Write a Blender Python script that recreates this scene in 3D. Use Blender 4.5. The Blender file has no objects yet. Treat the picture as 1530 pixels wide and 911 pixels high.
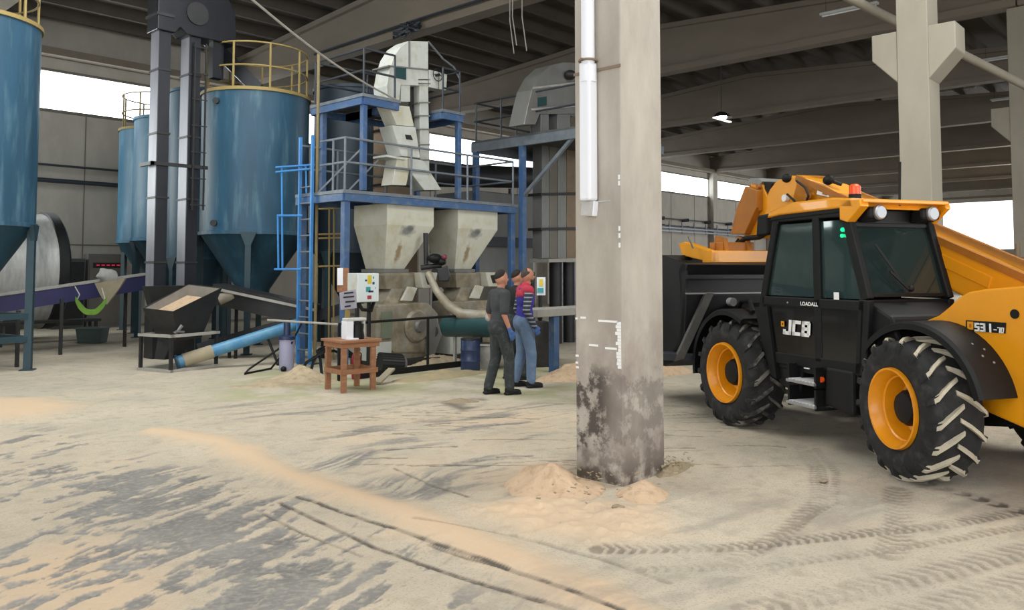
import bpy, math, random
import numpy as np
from mathutils import Vector, Matrix, noise as mnoise
random.seed(7)
SC = bpy.context.scene
COL = SC.collection
PI = math.pi

# ------------------------------------------------------------------ camera
FPX, HC, PITCH, HEAD, YH = 1200.0, 1.78, math.radians(3), math.radians(42.64), 402.0
Y0 = YH - FPX*math.tan(PITCH)
cam_d = bpy.data.cameras.new('camera'); cam = bpy.data.objects.new('camera', cam_d); COL.objects.link(cam)
cam_d.sensor_width = 36; cam_d.lens = 36*FPX/1530; cam_d.shift_y = -(455.5-Y0)/1530
cam_d.clip_start = .05; cam_d.clip_end = 300
cam.location = (0, 0, HC); cam.rotation_euler = (PI/2+PITCH, 0, HEAD-PI/2)
SC.camera = cam
SC.view_settings.view_transform = 'Standard'; SC.view_settings.look = 'None'
SC.view_settings.gamma = 1; SC.view_settings.use_curve_mapping = False
SC.view_settings.exposure = 0.12
SC.cycles.use_denoising = True
SC.cycles.max_bounces = 6; SC.cycles.diffuse_bounces = 4; SC.cycles.glossy_bounces = 3
SC.cycles.transparent_max_bounces = 12; SC.cycles.sample_clamp_indirect = 6
SC.cycles.caustics_reflective = False; SC.cycles.caustics_refractive = False

# ------------------------------------------------------------------ world + daylight through the openings, added fills under the roof
w = bpy.data.worlds.new('world'); SC.world = w; w.use_nodes = True
bg = w.node_tree.nodes['Background']; bg.inputs[0].default_value = (.82, .9, 1, 1); bg.inputs[1].default_value = 1.6
def area(name, loc, target, sx, sy, power, col):
    d = bpy.data.lights.new(name, 'AREA'); d.shape = 'RECTANGLE'; d.size = sx; d.size_y = sy; d.energy = power; d.color = col
    o = bpy.data.objects.new(name, d); COL.objects.link(o); o.location = loc
    o.rotation_euler = (Vector(target)-Vector(loc)).to_track_quat('-Z', 'Y').to_euler(); return o
WALLY, ENDX, NEARX, NEARY = 27.0, 84.0, -9.0, -18.0
area('daylight_door_right', (8, NEARY+.3, 3.4), (9, 12, 0), 26, 6.0, 1500, (1, .985, .95))
area('daylight_door_rear', (NEARX+.3, 2, 3.4), (8, 9, 0), 16, 6.0, 750, (1, .99, .96))
area('daylight_door_left', (1.5, WALLY-.6, 3.6), (7, 10, 0), 5, 5, 800, (.93, 1, .97))
area('added_fill_front', (2.5, -1, 9.0), (3.5, 2.5, 0), 9, 14, 950, (1, .995, .985))  # unseen fill under the roof, added to brighten the front floor
area('added_fill_mid', (10.5, 1.5, 9.0), (9.0, 6, 0), 4, 5, 600, (.98, 1, .97))  # added overhead fill for the mid floor, no skylight in the roof
area('added_fill_left', (4.8, 11.5, 9.0), (6.0, 12, 0), 5, 7, 850, (.97, 1, .97))  # added overhead fill that brightens the floor before the platform
area('added_fill_far_bays', (62, 4, 7.2), (30, 6, 0), 10, 30, 15000, (.95, .98, 1))  # unseen fill hung inside the hall, added to lighten the far bays

# ------------------------------------------------------------------ pixel <-> place helpers (measuring the photograph)
F = Vector((math.cos(HEAD), math.sin(HEAD), 0)); R = Vector((math.sin(HEAD), -math.cos(HEAD), 0)); C0 = Vector((0, 0, HC))
def ray(px, py):
    x = (px-765)/FPX; y = -(py-Y0)/FPX
    fw = math.cos(PITCH)-y*math.sin(PITCH); up = math.sin(PITCH)+y*math.cos(PITCH)
    return R*(x/fw)+F+Vector((0, 0, up/fw))
def D(px, py, d): return C0+ray(px, py)*d
def G(px, py, z=0):
    r = ray(px, py); return C0+r*((z-HC)/r.z)
def onY(px, py, Y):
    r = ray(px, py); return C0+r*(Y/r.y)
def onX(px, py, X):
    r = ray(px, py); return C0+r*(X/r.x)
def Zat(py, d): return HC+(YH-py)/FPX*d
V = Vector

# ------------------------------------------------------------------ mesh builder
class MB:
    def __init__(s): s.v = []; s.f = []; s.sm = []
    def add(s, vs, fs, smooth=False):
        b = len(s.v); s.v += [Vector(p) for p in vs]; s.f += [tuple(i+b for i in f) for f in fs]; s.sm += [smooth]*len(fs); return s
    def box(s, lo, hi):
        x0, y0, z0 = lo; x1, y1, z1 = hi
        return s.add([(x0,y0,z0),(x1,y0,z0),(x1,y1,z0),(x0,y1,z0),(x0,y0,z1),(x1,y0,z1),(x1,y1,z1),(x0,y1,z1)],
              [(0,3,2,1),(4,5,6,7),(0,1,5,4),(1,2,6,5),(2,3,7,6),(3,0,4,7)])
    def cbox(s, c, sz, M=None):
        c = Vector(c); vs = []
        for dz in (-.5,.5):
            for dx, dy in ((-.5,-.5),(.5,-.5),(.5,.5),(-.5,.5)):
                p = Vector((dx*sz[0], dy*sz[1], dz*sz[2]))
                if M is not None: p = M @ p
                vs.append(c+p)
        return s.add(vs, [(0,3,2,1),(4,5,6,7),(0,1,5,4),(1,2,6,5),(2,3,7,6),(3,0,4,7)])
    def bar(s, a, b, w, h=None, up=(0,0,1)):
        a = Vector(a); b = Vector(b); h = h or w; t = (b-a).normalized(); u = Vector(up)
        if abs(t.dot(u)) > .98: u = Vector((0,1,0))
        sd = t.cross(u).normalized(); u = sd.cross(t)
        vs = [p+sd*(w*i/2)+u*(h*j/2) for p in (a, b) for i, j in ((-1,-1),(1,-1),(1,1),(-1,1))]
        return s.add(vs, [(0,1,2,3),(7,6,5,4),(0,4,5,1),(1,5,6,2),(2,6,7,3),(3,7,4,0)])
    def tube(s, pts, r, n=8, cap=True):
        pts = [Vector(p) for p in pts]; rs = r if isinstance(r, (list, tuple)) else [r]*len(pts)
        vs = []; prev = None
        for i, p in enumerate(pts):
            t = (pts[min(i+1, len(pts)-1)]-pts[max(i-1, 0)]).normalized()
            if prev is None:
                u = Vector((0,0,1)) if abs(t.z) < .9 else Vector((1,0,0)); u = (u-t*u.dot(t)).normalized()
            else: u = (prev-t*prev.dot(t)).normalized()
            prev = u; q = t.cross(u)
            vs += [p+(u*math.cos(2*PI*k/n)+q*math.sin(2*PI*k/n))*rs[i] for k in range(n)]
        fs = []
        for i in range(len(pts)-1):
            for k in range(n): fs.append((i*n+k, i*n+(k+1)%n, (i+1)*n+(k+1)%n, (i+1)*n+k))
        s.add(vs, fs, True)
        if cap:
            s.add(vs[:n], [tuple(range(n-1,-1,-1))]); s.add(vs[-n:], [tuple(range(n))])
        return s
    def cyl(s, a, b, r, r2=None, n=20, cap=True): return s.tube([a, b], [r, r if r2 is None else r2], n, cap)
    def lathe(s, prof, c=(0,0,0), axis='z', n=32, a0=0, a1=2*PI):
        full = abs(a1-a0-2*PI) < 1e-6; m = n if full else n+1; vs = []; c = Vector(c)
        for k in range(m):
            a = a0+(a1-a0)*k/n
            for r, h in prof:
                p = {'z': (r*math.cos(a), r*math.sin(a), h), 'y': (r*math.cos(a), h, r*math.sin(a)), 'x': (h, r*math.cos(a), r*math.sin(a))}[axis]
                vs.append(c+Vector(p))
        L = len(prof); fs = []
        for k in range(n):
            k2 = (k+1) % m
            for j in range(L-1):
                f = (k*L+j, k2*L+j, k2*L+j+1, k*L+j+1); fs.append(f if axis != 'y' else f[::-1])
        return s.add(vs, fs, True)
    def prism(s, poly, ext):
        n = len(poly); ext = Vector(ext); a = [Vector(p) for p in poly]
        nr = Vector()
        for i in range(n): nr += a[i].cross(a[(i+1) % n])
        if nr.dot(ext) > 0: a = a[::-1]
        vs = a+[p+ext for p in a]
        fs = [tuple(range(n)), tuple(range(2*n-1, n-1, -1))]+[(i, i+n, (i+1) % n+n, (i+1) % n) for i in range(n)]
        return s.add(vs, fs)
    def loft(s, rings, cap=True, smooth=False):
        n = len(rings[0]); vs = [p for r in rings for p in r]; fs = []
        for i in range(len(rings)-1):
            for k in range(n): fs.append((i*n+k, i*n+(k+1) % n, (i+1)*n+(k+1) % n, (i+1)*n+k))
        if cap: fs += [tuple(range(n-1,-1,-1)), tuple((len(rings)-1)*n+k for k in range(n))]
        return s.add(vs, fs, smooth)
    def ball(s, c, r, sc=(1,1,1), n=14, m=9, M=None):
        c = Vector(c); vs = []; fs = []
        for j in range(m+1):
            t = PI*j/m
            for k in range(n):
                a = 2*PI*k/n; p = Vector((r*sc[0]*math.sin(t)*math.cos(a), r*sc[1]*math.sin(t)*math.sin(a), r*sc[2]*math.cos(t)))
                if M is not None: p = M @ p
                vs.append(c+p)
        for j in range(m):
            for k in range(n): fs.append((j*n+k, (j+1)*n+k, (j+1)*n+(k+1) % n, j*n+(k+1) % n))
        return s.add(vs, fs, True)
    def rough(s, amp, sc=3.0, seed=0):
        o = Vector((seed*7.3, seed*3.1, seed*1.7))
        s.v = [p+mnoise.noise_vector(p*sc+o)*amp for p in s.v]; return s

ROOTS = {}
def setp(o, label=None, cat=None, group=None, kind=None):
    if label: o['label'] = label
    if cat: o['category'] = cat
    if group: o['group'] = group
    if kind: o['kind'] = kind
    return o
def thing(name, label, cat, loc=(0,0,0), rz=0, group=None):
    o = bpy.data.objects.new(name, None); COL.objects.link(o); o.empty_display_size = .2
    o.location = loc; o.rotation_euler = (0,0,rz); ROOTS[o] = (Vector(loc), rz)
    return setp(o, label, cat, group)
def rootof(o):
    while o.parent: o = o.parent
    return o
def mk(name, mb, m, parent=None, world=True, bevel=0, angle=38, origin=None, label=None, subd=0, seg=2):
    vs = mb.v
    if parent is not None:
        if world:
            loc, rz = ROOTS[rootof(parent)]; Mi = Matrix.Rotation(-rz, 4, 'Z') @ Matrix.Translation(-loc)
            vs = [Mi @ p for p in vs]
    else:
        if origin is None:
            xs = [p.x for p in vs]; ys = [p.y for p in vs]; origin = Vector(((min(xs)+max(xs))/2, (min(ys)+max(ys))/2, min(p.z for p in vs)))
        vs = [p-Vector(origin) for p in vs]
    me = bpy.data.meshes.new(name); me.from_pydata([tuple(p) for p in vs], [], mb.f)
    me.polygons.foreach_set('use_smooth', mb.sm); me.update()
    if any(mb.sm): me.set_sharp_from_angle(angle=math.radians(angle))
    me.materials.append(m)
    o = bpy.data.objects.new(name, me); COL.objects.link(o)
    if parent is not None: o.parent = parent
    else: o.location = origin; ROOTS[o] = (Vector(origin), 0)
    if bevel:
        b = o.modifiers.new('bevel', 'BEVEL'); b.width = bevel; b.segments = seg; b.limit_method = 'ANGLE'; b.angle_limit = math.radians(35)
    if label: o['label'] = label
    return o
def solo(name, mb, m, label, cat, group=None, **k): return setp(mk(name, mb, m, **k), label, cat, group)
def struct(name, mb, m, parent=None, **k):
    o = mk(name, mb, m, parent=parent, **k)
    if parent is None: o['kind'] = 'structure'
    return o
def copy_tree(o, parent=None, loc=None, rz=None):
    c = o.copy(); COL.objects.link(c)
    if parent is not None: c.parent = parent
    if parent is None:
        if loc is not None: c.location = loc
        if rz is not None: c.rotation_euler = (0,0,rz)
        ROOTS[c] = (Vector(c.location), c.rotation_euler.z)
    for ch in [q for q in COL.objects if q.parent == o]: copy_tree(ch, c)
    return c
def blob(name, mb, m, parent, voxel=.014, it=6, world=False, label=None):
    o = mk(name, mb, m, parent, world=world, label=label)
    r = o.modifiers.new('skin', 'REMESH'); r.mode = 'VOXEL'; r.voxel_size = voxel; r.use_smooth_shade = True
    s = o.modifiers.new('soft', 'SMOOTH'); s.iterations = it; s.factor = .5
    return o

# ------------------------------------------------------------------ materials
def lin(c):
    return tuple((x/12.92 if x <= .04045 else ((x+.055)/1.055)**2.4) for x in (int(c[i:i+2], 16)/255 for i in (0,2,4)))
def mat(name, col, rough=.6, metal=0, col2=None, nscale=3, namt=.5, stretch=(1,1,1), col3=None, n3=(12,.6), bump=0, bscale=30, coat=0, contrast=(.35,.65)):
    m = bpy.data.materials.new(name); m.use_nodes = True; nt = m.node_tree; N = nt.nodes; L = nt.links; p = N['Principled BSDF']
    p.inputs['Roughness'].default_value = rough; p.inputs['Metallic'].default_value = metal; p.inputs['Coat Weight'].default_value = coat
    c1 = lin(col)
    tc = N.new('ShaderNodeTexCoord'); mp = N.new('ShaderNodeMapping'); mp.inputs['Scale'].default_value = stretch; L.new(tc.outputs['Object'], mp.inputs[0])
    out = None
    def nz(scale, vec, detail=5, rg=.6):
        n = N.new('ShaderNodeTexNoise'); n.inputs['Scale'].default_value = scale; n.inputs['Detail'].default_value = detail; n.inputs['Roughness'].default_value = rg; L.new(vec, n.inputs['Vector']); return n.outputs['Fac']
    def ramp(fac, a, b, mx):
        r = N.new('ShaderNodeMapRange'); r.inputs[1].default_value = a; r.inputs[2].default_value = b; r.inputs[3].default_value = 0; r.inputs[4].default_value = mx; L.new(fac, r.inputs[0]); return r.outputs[0]
    def mix(fac, a, b):
        x = N.new('ShaderNodeMix'); x.data_type = 'RGBA'; L.new(fac, x.inputs[0])
        for s, v in ((6, a), (7, b)):
            if isinstance(v, tuple): x.inputs[s].default_value = (*v, 1)
            else: L.new(v, x.inputs[s])
        return x.outputs[2]
    if col2 is None: col2 = None; out = c1
    else: out = mix(ramp(nz(nscale, mp.outputs[0]), contrast[0], contrast[1], namt), c1, lin(col2))
    if col3: out = mix(ramp(nz(n3[0], mp.outputs[0]), .5, .72, n3[1]), out, lin(col3))
    if isinstance(out, tuple): p.inputs['Base Color'].default_value = (*out, 1)
    else: L.new(out, p.inputs['Base Color'])
    if bump:
        b = N.new('ShaderNodeBump'); b.inputs['Strength'].default_value = bump; b.inputs['Distance'].default_value = .02
        L.new(nz(bscale, tc.outputs['Object'], 6), b.inputs['Height']); L.new(b.outputs[0], p.inputs['Normal'])
    return m
def emis(name, col, st):
    m = bpy.data.materials.new(name); m.use_nodes = True; nt = m.node_tree; nt.nodes.clear()
    e = nt.nodes.new('ShaderNodeEmission'); o = nt.nodes.new('ShaderNodeOutputMaterial'); e.inputs[0].default_value = (*lin(col), 1); e.inputs[1].default_value = st
    nt.links.new(e.outputs[0], o.inputs[0]); return m
def glassm(name, col, trans=.55):
    m = bpy.data.materials.new(name); m.use_nodes = True; nt = m.node_tree; nt.nodes.clear(); N = nt.nodes.new
    o = N('ShaderNodeOutputMaterial'); t = N('ShaderNodeBsdfTransparent'); g = N('ShaderNodeBsdfGlossy'); d = N('ShaderNodeBsdfDiffuse')
    t.inputs[0].default_value = (*lin(col), 1); g.inputs['Roughness'].default_value = .03; g.inputs[0].default_value = (.95,1,1,1); d.inputs[0].default_value = (*lin('7fa5a2'), 1)
    f = N('ShaderNodeFresnel'); f.inputs[0].default_value = 1.6; a = N('ShaderNodeMixShader'); b = N('ShaderNodeMixShader')
    a.inputs[0].default_value = 1-trans; nt.links.new(t.outputs[0], a.inputs[1]); nt.links.new(d.outputs[0], a.inputs[2])
    nt.links.new(f.outputs[0], b.inputs[0]); nt.links.new(a.outputs[0], b.inputs[1]); nt.links.new(g.outputs[0], b.inputs[2]); nt.links.new(b.outputs[0], o.inputs[0])
    return m
M = {}
M['wall'] = mat('wall_concrete', 'b8b3a9', .9, col2='a09a90', nscale=1.2, stretch=(1,1,.5), col3='c2beb4', n3=(3,.4), bump=.1)
M['wall_dk'] = mat('dark_concrete', '77736b', .9, col2='66625b', nscale=1.5)
M['beam'] = mat('beam_concrete', '7f7568', .9, col2='6c6459', nscale=1.5, stretch=(1,.4,1), bump=.08)
M['roof'] = mat('roof_concrete', '5c554e', .95, col2='4b4540', nscale=1.0)
M['pillar_far'] = mat('pillar_concrete_far', 'a39d8f', .9, col2='928b7b', nscale=1.5, stretch=(1,1,.4), bump=.06)
M['blue_silo'] = mat('faded_blue_paint', '2a526b', .5, col2='1b3848', nscale=2.2, stretch=(1.6,1.6,.25), col3='6d8f9c', n3=(3,.45), bump=.04, bscale=8)
M['blue_silo_hi'] = mat('bright_blue_paint', '336f91', .5, col2='295b75', nscale=2, stretch=(1,1,.3), col3='7fb0c6', n3=(3,.4))
M['teal_cone'] = mat('teal_cone_paint', '1d4152', .5, col2='163241', nscale=2.5, stretch=(1,1,.4), col3='2f5f73', n3=(4,.5))
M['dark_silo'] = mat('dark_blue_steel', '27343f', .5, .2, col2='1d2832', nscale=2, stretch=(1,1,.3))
M['leg_teal'] = mat('teal_leg_paint', '223d47', .55, col2='1a2f37', nscale=5)
M['yellow_rail'] = mat('yellow_paint', '97834f', .6, col2='8e7b48', nscale=8)
M['blue_frame'] = mat('blue_frame_paint', '385a8a', .45, col2='48617f', nscale=4, namt=.8, col3='7d8791', n3=(5,.5))
M['blue_bright'] = mat('ladder_blue_paint', '3f86c8', .45, col2='2f6bab', nscale=5)
M['grey_rail'] = mat('grey_rail_paint', '7c838a', .5, .3, col2='55606c', nscale=6)
M['dark_rail'] = mat('dark_rail_steel', '3c4148', .5, .4)
M['deck'] = mat('deck_steel', '4b5157', .7, .3, col2='6a6a62', nscale=4)
M['white_mc'] = mat('white_machine_paint', 'c6c9c4', .45, col2='b2b6ae', nscale=3, col3='a59f84', n3=(5,.5), bump=.02)
M['cream'] = mat('cream_hopper_paint', 'c9c8bb', .45, col2='b8b5a2', nscale=2, stretch=(1,1,.6), col3='b3a77c', n3=(4,.5), bump=.02)
M['grey_mc'] = mat('dusty_grey_machine', '9a958a', .5, .1, col2='77694f', nscale=3, namt=.8, col3='b3a586', n3=(5,.7))
M['galv'] = mat('galvanised_duct', '8c8d8b', .45, .45, col2='77736c', nscale=2.5, stretch=(1,1,.3))
M['tan'] = mat('dusty_tan_duct', '8a7762', .8, col2='6d5f50', nscale=3)
M['dark_metal'] = mat('dark_steel', '2a2b2d', .5, .4, col2='3a3937', nscale=4)
M['black_tower'] = mat('black_tower_steel', '24252a', .35, .5, col2='303238', nscale=3, stretch=(1,1,.3))
M['tower_pale'] = mat('pale_tower_side', '85868e', .45, .4, col2='62626a', nscale=3, stretch=(1,1,.2))
M['foil'] = mat('silver_wrap', 'cfcfcb', .42, .15, col2='93928e', nscale=4, stretch=(2.5,.6,.6), bump=.5, bscale=5)
M['purple'] = mat('violet_conveyor_paint', '34335f', .5, col2='2a2a4a', nscale=3)
M['pale_edge'] = mat('dusty_edge', 'a5a29b', .8, col2='8a8780', nscale=6)
M['wood'] = mat('worn_plywood', '96684a', .75, col2='7c5238', nscale=3, stretch=(.6,6,6), col3='b59070', n3=(5,.4))
M['black'] = mat('black_plastic', '0d0e0f', .55, col2='161718', nscale=6); M['black'].node_tree.nodes['Principled BSDF'].inputs['Specular IOR Level'].default_value = .3
M['blackgloss'] = mat('black_gloss_panel', '080a0b', .2, coat=.15)
M['bucket'] = mat('bucket_black_steel', '131416', .45, .2, col2='1d1e20', nscale=3)
M['liner'] = mat('dusty_bin_lining', '6f6961', .85, col2='8d8478', nscale=4)
M['rubber'] = mat('tyre_rubber', '161718', .85, col2='242424', nscale=7, col3='565350', n3=(9,.35), bump=.15, bscale=25)
M['lug'] = mat('dusty_tread', 'a79f8d', .9, col2='cfc4ac', nscale=9)
M['lug2'] = mat('grey_tread', '2e2d2c', .9, col2='77736b', nscale=5, contrast=(.45,.6), namt=.9)
M['jy'] = mat('machine_yellow', 'e79a12', .35, coat=.3, col2='d98d10', nscale=2, col3='c98a2a', n3=(3,.25))
M['jrim'] = mat('rim_yellow', 'e8960c', .38, coat=.2, col2='c87f14', nscale=6, namt=.5)
M['jdark'] = mat('shaded_boom_yellow', 'a8691c', .5, col2='8b5518', nscale=4)  # machine yellow browned, the boom nose's shade put into the colour
M['white'] = mat('white_lettering', 'e8e8e6', .5)
M['paper'] = mat('white_paper', 'e2e4ea', .7)
M['orange'] = mat('orange_lens', 'e0561c', .3)
M['glass'] = glassm('cab_glass', '94bdba', .88)
M['glass_rear'] = glassm('rear_cab_glass', '6f7a68', .93)
M['steelbright'] = mat('aluminium_tread', 'b4b5b8', .35, .7, col2='8d8d8f', nscale=20)
M['sawdust'] = mat('sawdust', 'cbb093', .98, col2='bb9d7e', nscale=8, col3='8d7355', n3=(14,.5), bump=.6, bscale=45)
M['chips'] = mat('wood_chips', '9c8d75', .95, col2='77684f', nscale=30, bump=.4, bscale=60)
M['dustpile'] = mat('pale_dust', 'a99a7a', .98, col2='8f8468', nscale=8, bump=.5, bscale=40)
M['skin'] = mat('skin_tone', 'b98268', .55, col2='a87058', nscale=8)
M['bluepipe'] = mat('blue_tube_paint', '3d7ba6', .4, col2='6f9cb0', nscale=4, namt=.6)
M['teal_screw'] = mat('teal_screw_paint', '24484b', .4, col2='1b3638', nscale=3)
M['drum_blue'] = mat('blue_drum', '263657', .35, col2='1c2a47', nscale=4)
M['green'] = mat('green_fabric', '6f9a3c', .9, col2='557a2c', nscale=6)
M['sack'] = mat('white_sack', 'b9b9b6', .8, col2='93928d', nscale=7)
M['beige'] = mat('beige_cloth', '9b927c', .9, col2='857c68', nscale=5)

# pillar with stains ----------------------------------------------------
def pillar_mat():
    m = bpy.data.materials.new('stained_pillar_concrete'); m.use_nodes = True; nt = m.node_tree; N = nt.nodes; L = nt.links; p = N['Principled BSDF']; p.inputs['Roughness'].default_value = .85
    tc = N.new('ShaderNodeTexCoord'); sx = N.new('ShaderNodeSeparateXYZ'); L.new(tc.outputs['Object'], sx.inputs[0])
    def noise(sc, st, det=6, rg=.6):
        mp = N.new('ShaderNodeMapping'); mp.inputs['Scale'].default_value = st; L.new(tc.outputs['Object'], mp.inputs[0])
        n = N.new('ShaderNodeTexNoise'); n.inputs['Scale'].default_value = sc; n.inputs['Detail'].default_value = det; n.inputs['Roughness'].default_value = rg; L.new(mp.outputs[0], n.inputs[0]); return n.outputs[0]
    def mr(v, a, b, c=0, d=1, smooth=False):
        r = N.new('ShaderNodeMapRange'); r.inputs[1].default_value = a; r.inputs[2].default_value = b; r.inputs[3].default_value = c; r.inputs[4].default_value = d; L.new(v, r.inputs[0]); return r.outputs[0]
    def mth(op, a, b):
        x = N.new('ShaderNodeMath'); x.operation = op
        for i, v in enumerate((a, b)):
            if isinstance(v, (int, float)): x.inputs[i].default_value = v
            else: L.new(v, x.inputs[i])
        return x.outputs[0]
    def mix(fac, a, b):
        x = N.new('ShaderNodeMix'); x.data_type = 'RGBA'; L.new(fac, x.inputs[0])
        for s, v in ((6, a), (7, b)):
            if isinstance(v, tuple): x.inputs[s].default_value = (*v, 1)
            else: L.new(v, x.inputs[s])
        return x.outputs[2]
    base = mix(mr(noise(2.2, (1,1,.4)), .35, .65), lin('b6afa4'), lin('9f988d'))
    zb = sx.outputs[2]
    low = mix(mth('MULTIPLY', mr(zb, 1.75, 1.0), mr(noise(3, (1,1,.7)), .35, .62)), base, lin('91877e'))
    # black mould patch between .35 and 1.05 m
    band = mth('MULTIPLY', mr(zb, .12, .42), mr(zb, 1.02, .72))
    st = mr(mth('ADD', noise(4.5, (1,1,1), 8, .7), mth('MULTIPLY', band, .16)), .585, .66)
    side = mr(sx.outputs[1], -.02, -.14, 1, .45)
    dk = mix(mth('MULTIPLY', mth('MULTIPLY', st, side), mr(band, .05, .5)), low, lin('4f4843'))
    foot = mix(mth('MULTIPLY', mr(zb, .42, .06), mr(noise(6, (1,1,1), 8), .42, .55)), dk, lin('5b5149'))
    L.new(foot, p.inputs['Base Color'])
    b = N.new('ShaderNodeBump'); b.inputs['Strength'].default_value = .25; b.inputs['Distance'].default_value = .01; L.new(noise(25, (1,1,.6)), b.inputs['Height']); L.new(b.outputs[0], p.inputs['Normal'])
    return m
M['pillar'] = pillar_mat()

# ================================================================== FLOOR
def vnoise(x, y, seed=0):
    xi = np.floor(x).astype(np.int64); yi = np.floor(y).astype(np.int64); xf = x-xi; yf = y-yi
    def h(a, b):
        n = (a*374761393+b*668265263+seed*974634777) & 0xffffffff
        n = ((n ^ (n >> 13))*1274126177) & 0xffffffff
        return ((n ^ (n >> 16)) & 0xffff)/65535.
    u = xf*xf*(3-2*xf); v = yf*yf*(3-2*yf)
    return (h(xi,yi)*(1-u)+h(xi+1,yi)*u)*(1-v)+(h(xi,yi+1)*(1-u)+h(xi+1,yi+1)*u)*v
def fbm(x, y, o=5, seed=0, g=.55):
    s = 0; a = 1; t = 0
    for i in range(o): s = s+a*vnoise(x*2**i+i*17.3, y*2**i+i*5.7, seed+i); t += a; a *= g
    return s/t
def sst(x, a, b):
    t = np.clip((x-a)/(b-a), 0, 1); return t*t*(3-2*t)
def polydist(X, Y, pts):
    best = np.full(X.shape, 1e9); al = np.zeros(X.shape); side = np.zeros(X.shape); acc = 0
    for (x0,y0), (x1,y1) in zip(pts[:-1], pts[1:]):
        dx, dy = x1-x0, y1-y0; L2 = dx*dx+dy*dy; L = math.sqrt(L2)
        t = np.clip(((X-x0)*dx+(Y-y0)*dy)/L2, 0, 1); d = np.hypot(X-x0-t*dx, Y-y0-t*dy)
        m = d < best; best = np.where(m, d, best); al = np.where(m, acc+t*L, al); side = np.where(m, np.sign((X-x0)*dy-(Y-y0)*dx), side); acc += L
    return best, al, side
def gp(*pp): return [(G(x, y).x, G(x, y).y) for x, y in pp]
def inpoly(X, Y, pts):
    ins = np.zeros(X.shape, bool); n = len(pts)
    for i in range(n):
        x0,y0 = pts[i]; x1,y1 = pts[(i+1) % n]
        c = ((y0 > Y) != (y1 > Y)) & (X < (x1-x0)*(Y-y0)/(y1-y0+1e-12)+x0); ins ^= c
    return ins
def softpoly(X, Y, pts, w):
    d, _, _ = polydist(X, Y, pts+[pts[0]]); return sst(np.where(inpoly(X, Y, pts), d, -d), -w, w)
def build_floor():
    A = np.concatenate([np.linspace(-180,-42,24)[:-1], np.linspace(-42,42,820), np.linspace(42,180,24)[1:-1]])
    A = np.radians(A)+HEAD
    Rr = np.concatenate([[0.01, 1.5, 2.6], np.exp(np.linspace(math.log(3.2), math.log(17), 470)), np.exp(np.linspace(math.log(17.5), math.log(110), 60))])
    aa, rr = np.meshgrid(A, Rr); X = rr*np.cos(aa); Y = rr*np.sin(aa)
    X = np.clip(X, NEARX, ENDX); Y = np.clip(Y, NEARY, WALLY)
    # view-independent dirt maps, laid out on the ground
    n1 = fbm(X*.55, Y*.55, 5, 1); n2 = fbm(X*2.2, Y*2.2, 5, 2); n3 = fbm(X*9, Y*9, 4, 3)
    def streak(p0, p1, lo, hi, seed):
        a = G(*p0); b = G(*p1); d = (b-a).normalized(); u = X*d.x+Y*d.y; v = -X*d.y+Y*d.x
        wv = (fbm(X*.8, Y*.8, 3, seed+9)-.5)*1.2
        return fbm(u*lo, (v+wv*.4)*hi, 5, seed, .6)
    sA = streak((430,860),(640,740), 1.5, 13, 11)      # broom strokes lower left
    sB = streak((560,690),(860,640), .9, 7, 21)       # long drag marks in the middle
    regA = softpoly(X, Y, gp((-40,640),(90,640),(250,690),(330,700),(520,760),(640,800),(740,911),(700,1100),(100,1150),(-60,900)), .35)
    corA = softpoly(X, Y, gp((60,720),(230,700),(420,780),(560,850),(640,960),(330,1000),(200,860)), .5)
    rid0 = np.exp(-(polydist(X, Y, gp((230,645),(330,662),(430,712),(600,765),(760,835),(900,900),(1060,990)))[0]/.22)**2)
    bare = sst(sA*.48+n2*.20+n3*.32+corA*.15-.0, .55, .60)*regA
    patch = softpoly(X, Y, gp((385,712),(470,686),(545,672),(560,690),(500,705),(420,730)), .12)+softpoly(X, Y, gp((470,742),(560,716),(660,700),(690,712),(640,745),(520,752)), .12)
    regB = softpoly(X, Y, gp((300,600),(900,600),(860,760),(650,740),(440,650)), .6)
    bareB = sst(sB*.7+n2*.2+n3*.1, .53, .66)*regB*.8
    regC = softpoly(X, Y, gp((930,740),(1530,700),(1700,911),(1400,1100),(800,1100),(760,900)), .7)
    bareC = sst(n1*.35+n2*.3+sB*.35, .5, .62)*regC*.4
    far = sst(Y-.0, 9.0, 13)*sst(-X, -9.2, -7.5)
    bare = np.clip(bare*.95*(1-rid0*.9)+np.clip(patch, 0, 1)*(1-rid0)*sst(sA, .42, .55)*.85+bareB+bareC, 0, 1)
    # peach sawdust: ridge, hills
    ridge = gp((230,645),(330,662),(430,712),(600,765),(760,835),(900,900),(1060,990))
    d, al, sd = polydist(X, Y, ridge); w0 = .20+.10*(n2-.5)*2
    rid = np.exp(-(d/w0)**2)
    blow = softpoly(X, Y, gp((700,760),(800,745),(980,755),(1000,800),(900,815),(780,800)), .25)
    hillL = softpoly(X, Y, gp((-60,598),(60,596),(120,608),(60,625),(-60,630)), .35)
    rightp = softpoly(X, Y, gp((1490,690),(1600,680),(1640,760),(1520,730)), .3)
    mid = softpoly(X, Y, gp((520,640),(840,610),(900,700),(800,745),(640,700)), .9)
    lowl = softpoly(X, Y, gp((-60,850),(150,800),(260,870),(200,1000),(-80,1000)), .3)
    peach = np.clip(rid*1.0+blow*.9+hillL+rightp*.7+mid*sst(n1, .42, .62)*.55+lowl*.6+regA*.15+regB*.1+.16*sst(n2, .5, .7)*sst(-rr, -12, -9), 0, 1)
    edge = softpoly(X, Y, gp((330,560),(480,545),(860,545),(860,600),(640,585),(330,600)), .5)
    # tyre tracks
    dark = np.zeros(X.shape); h = np.zeros(X.shape)
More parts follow.
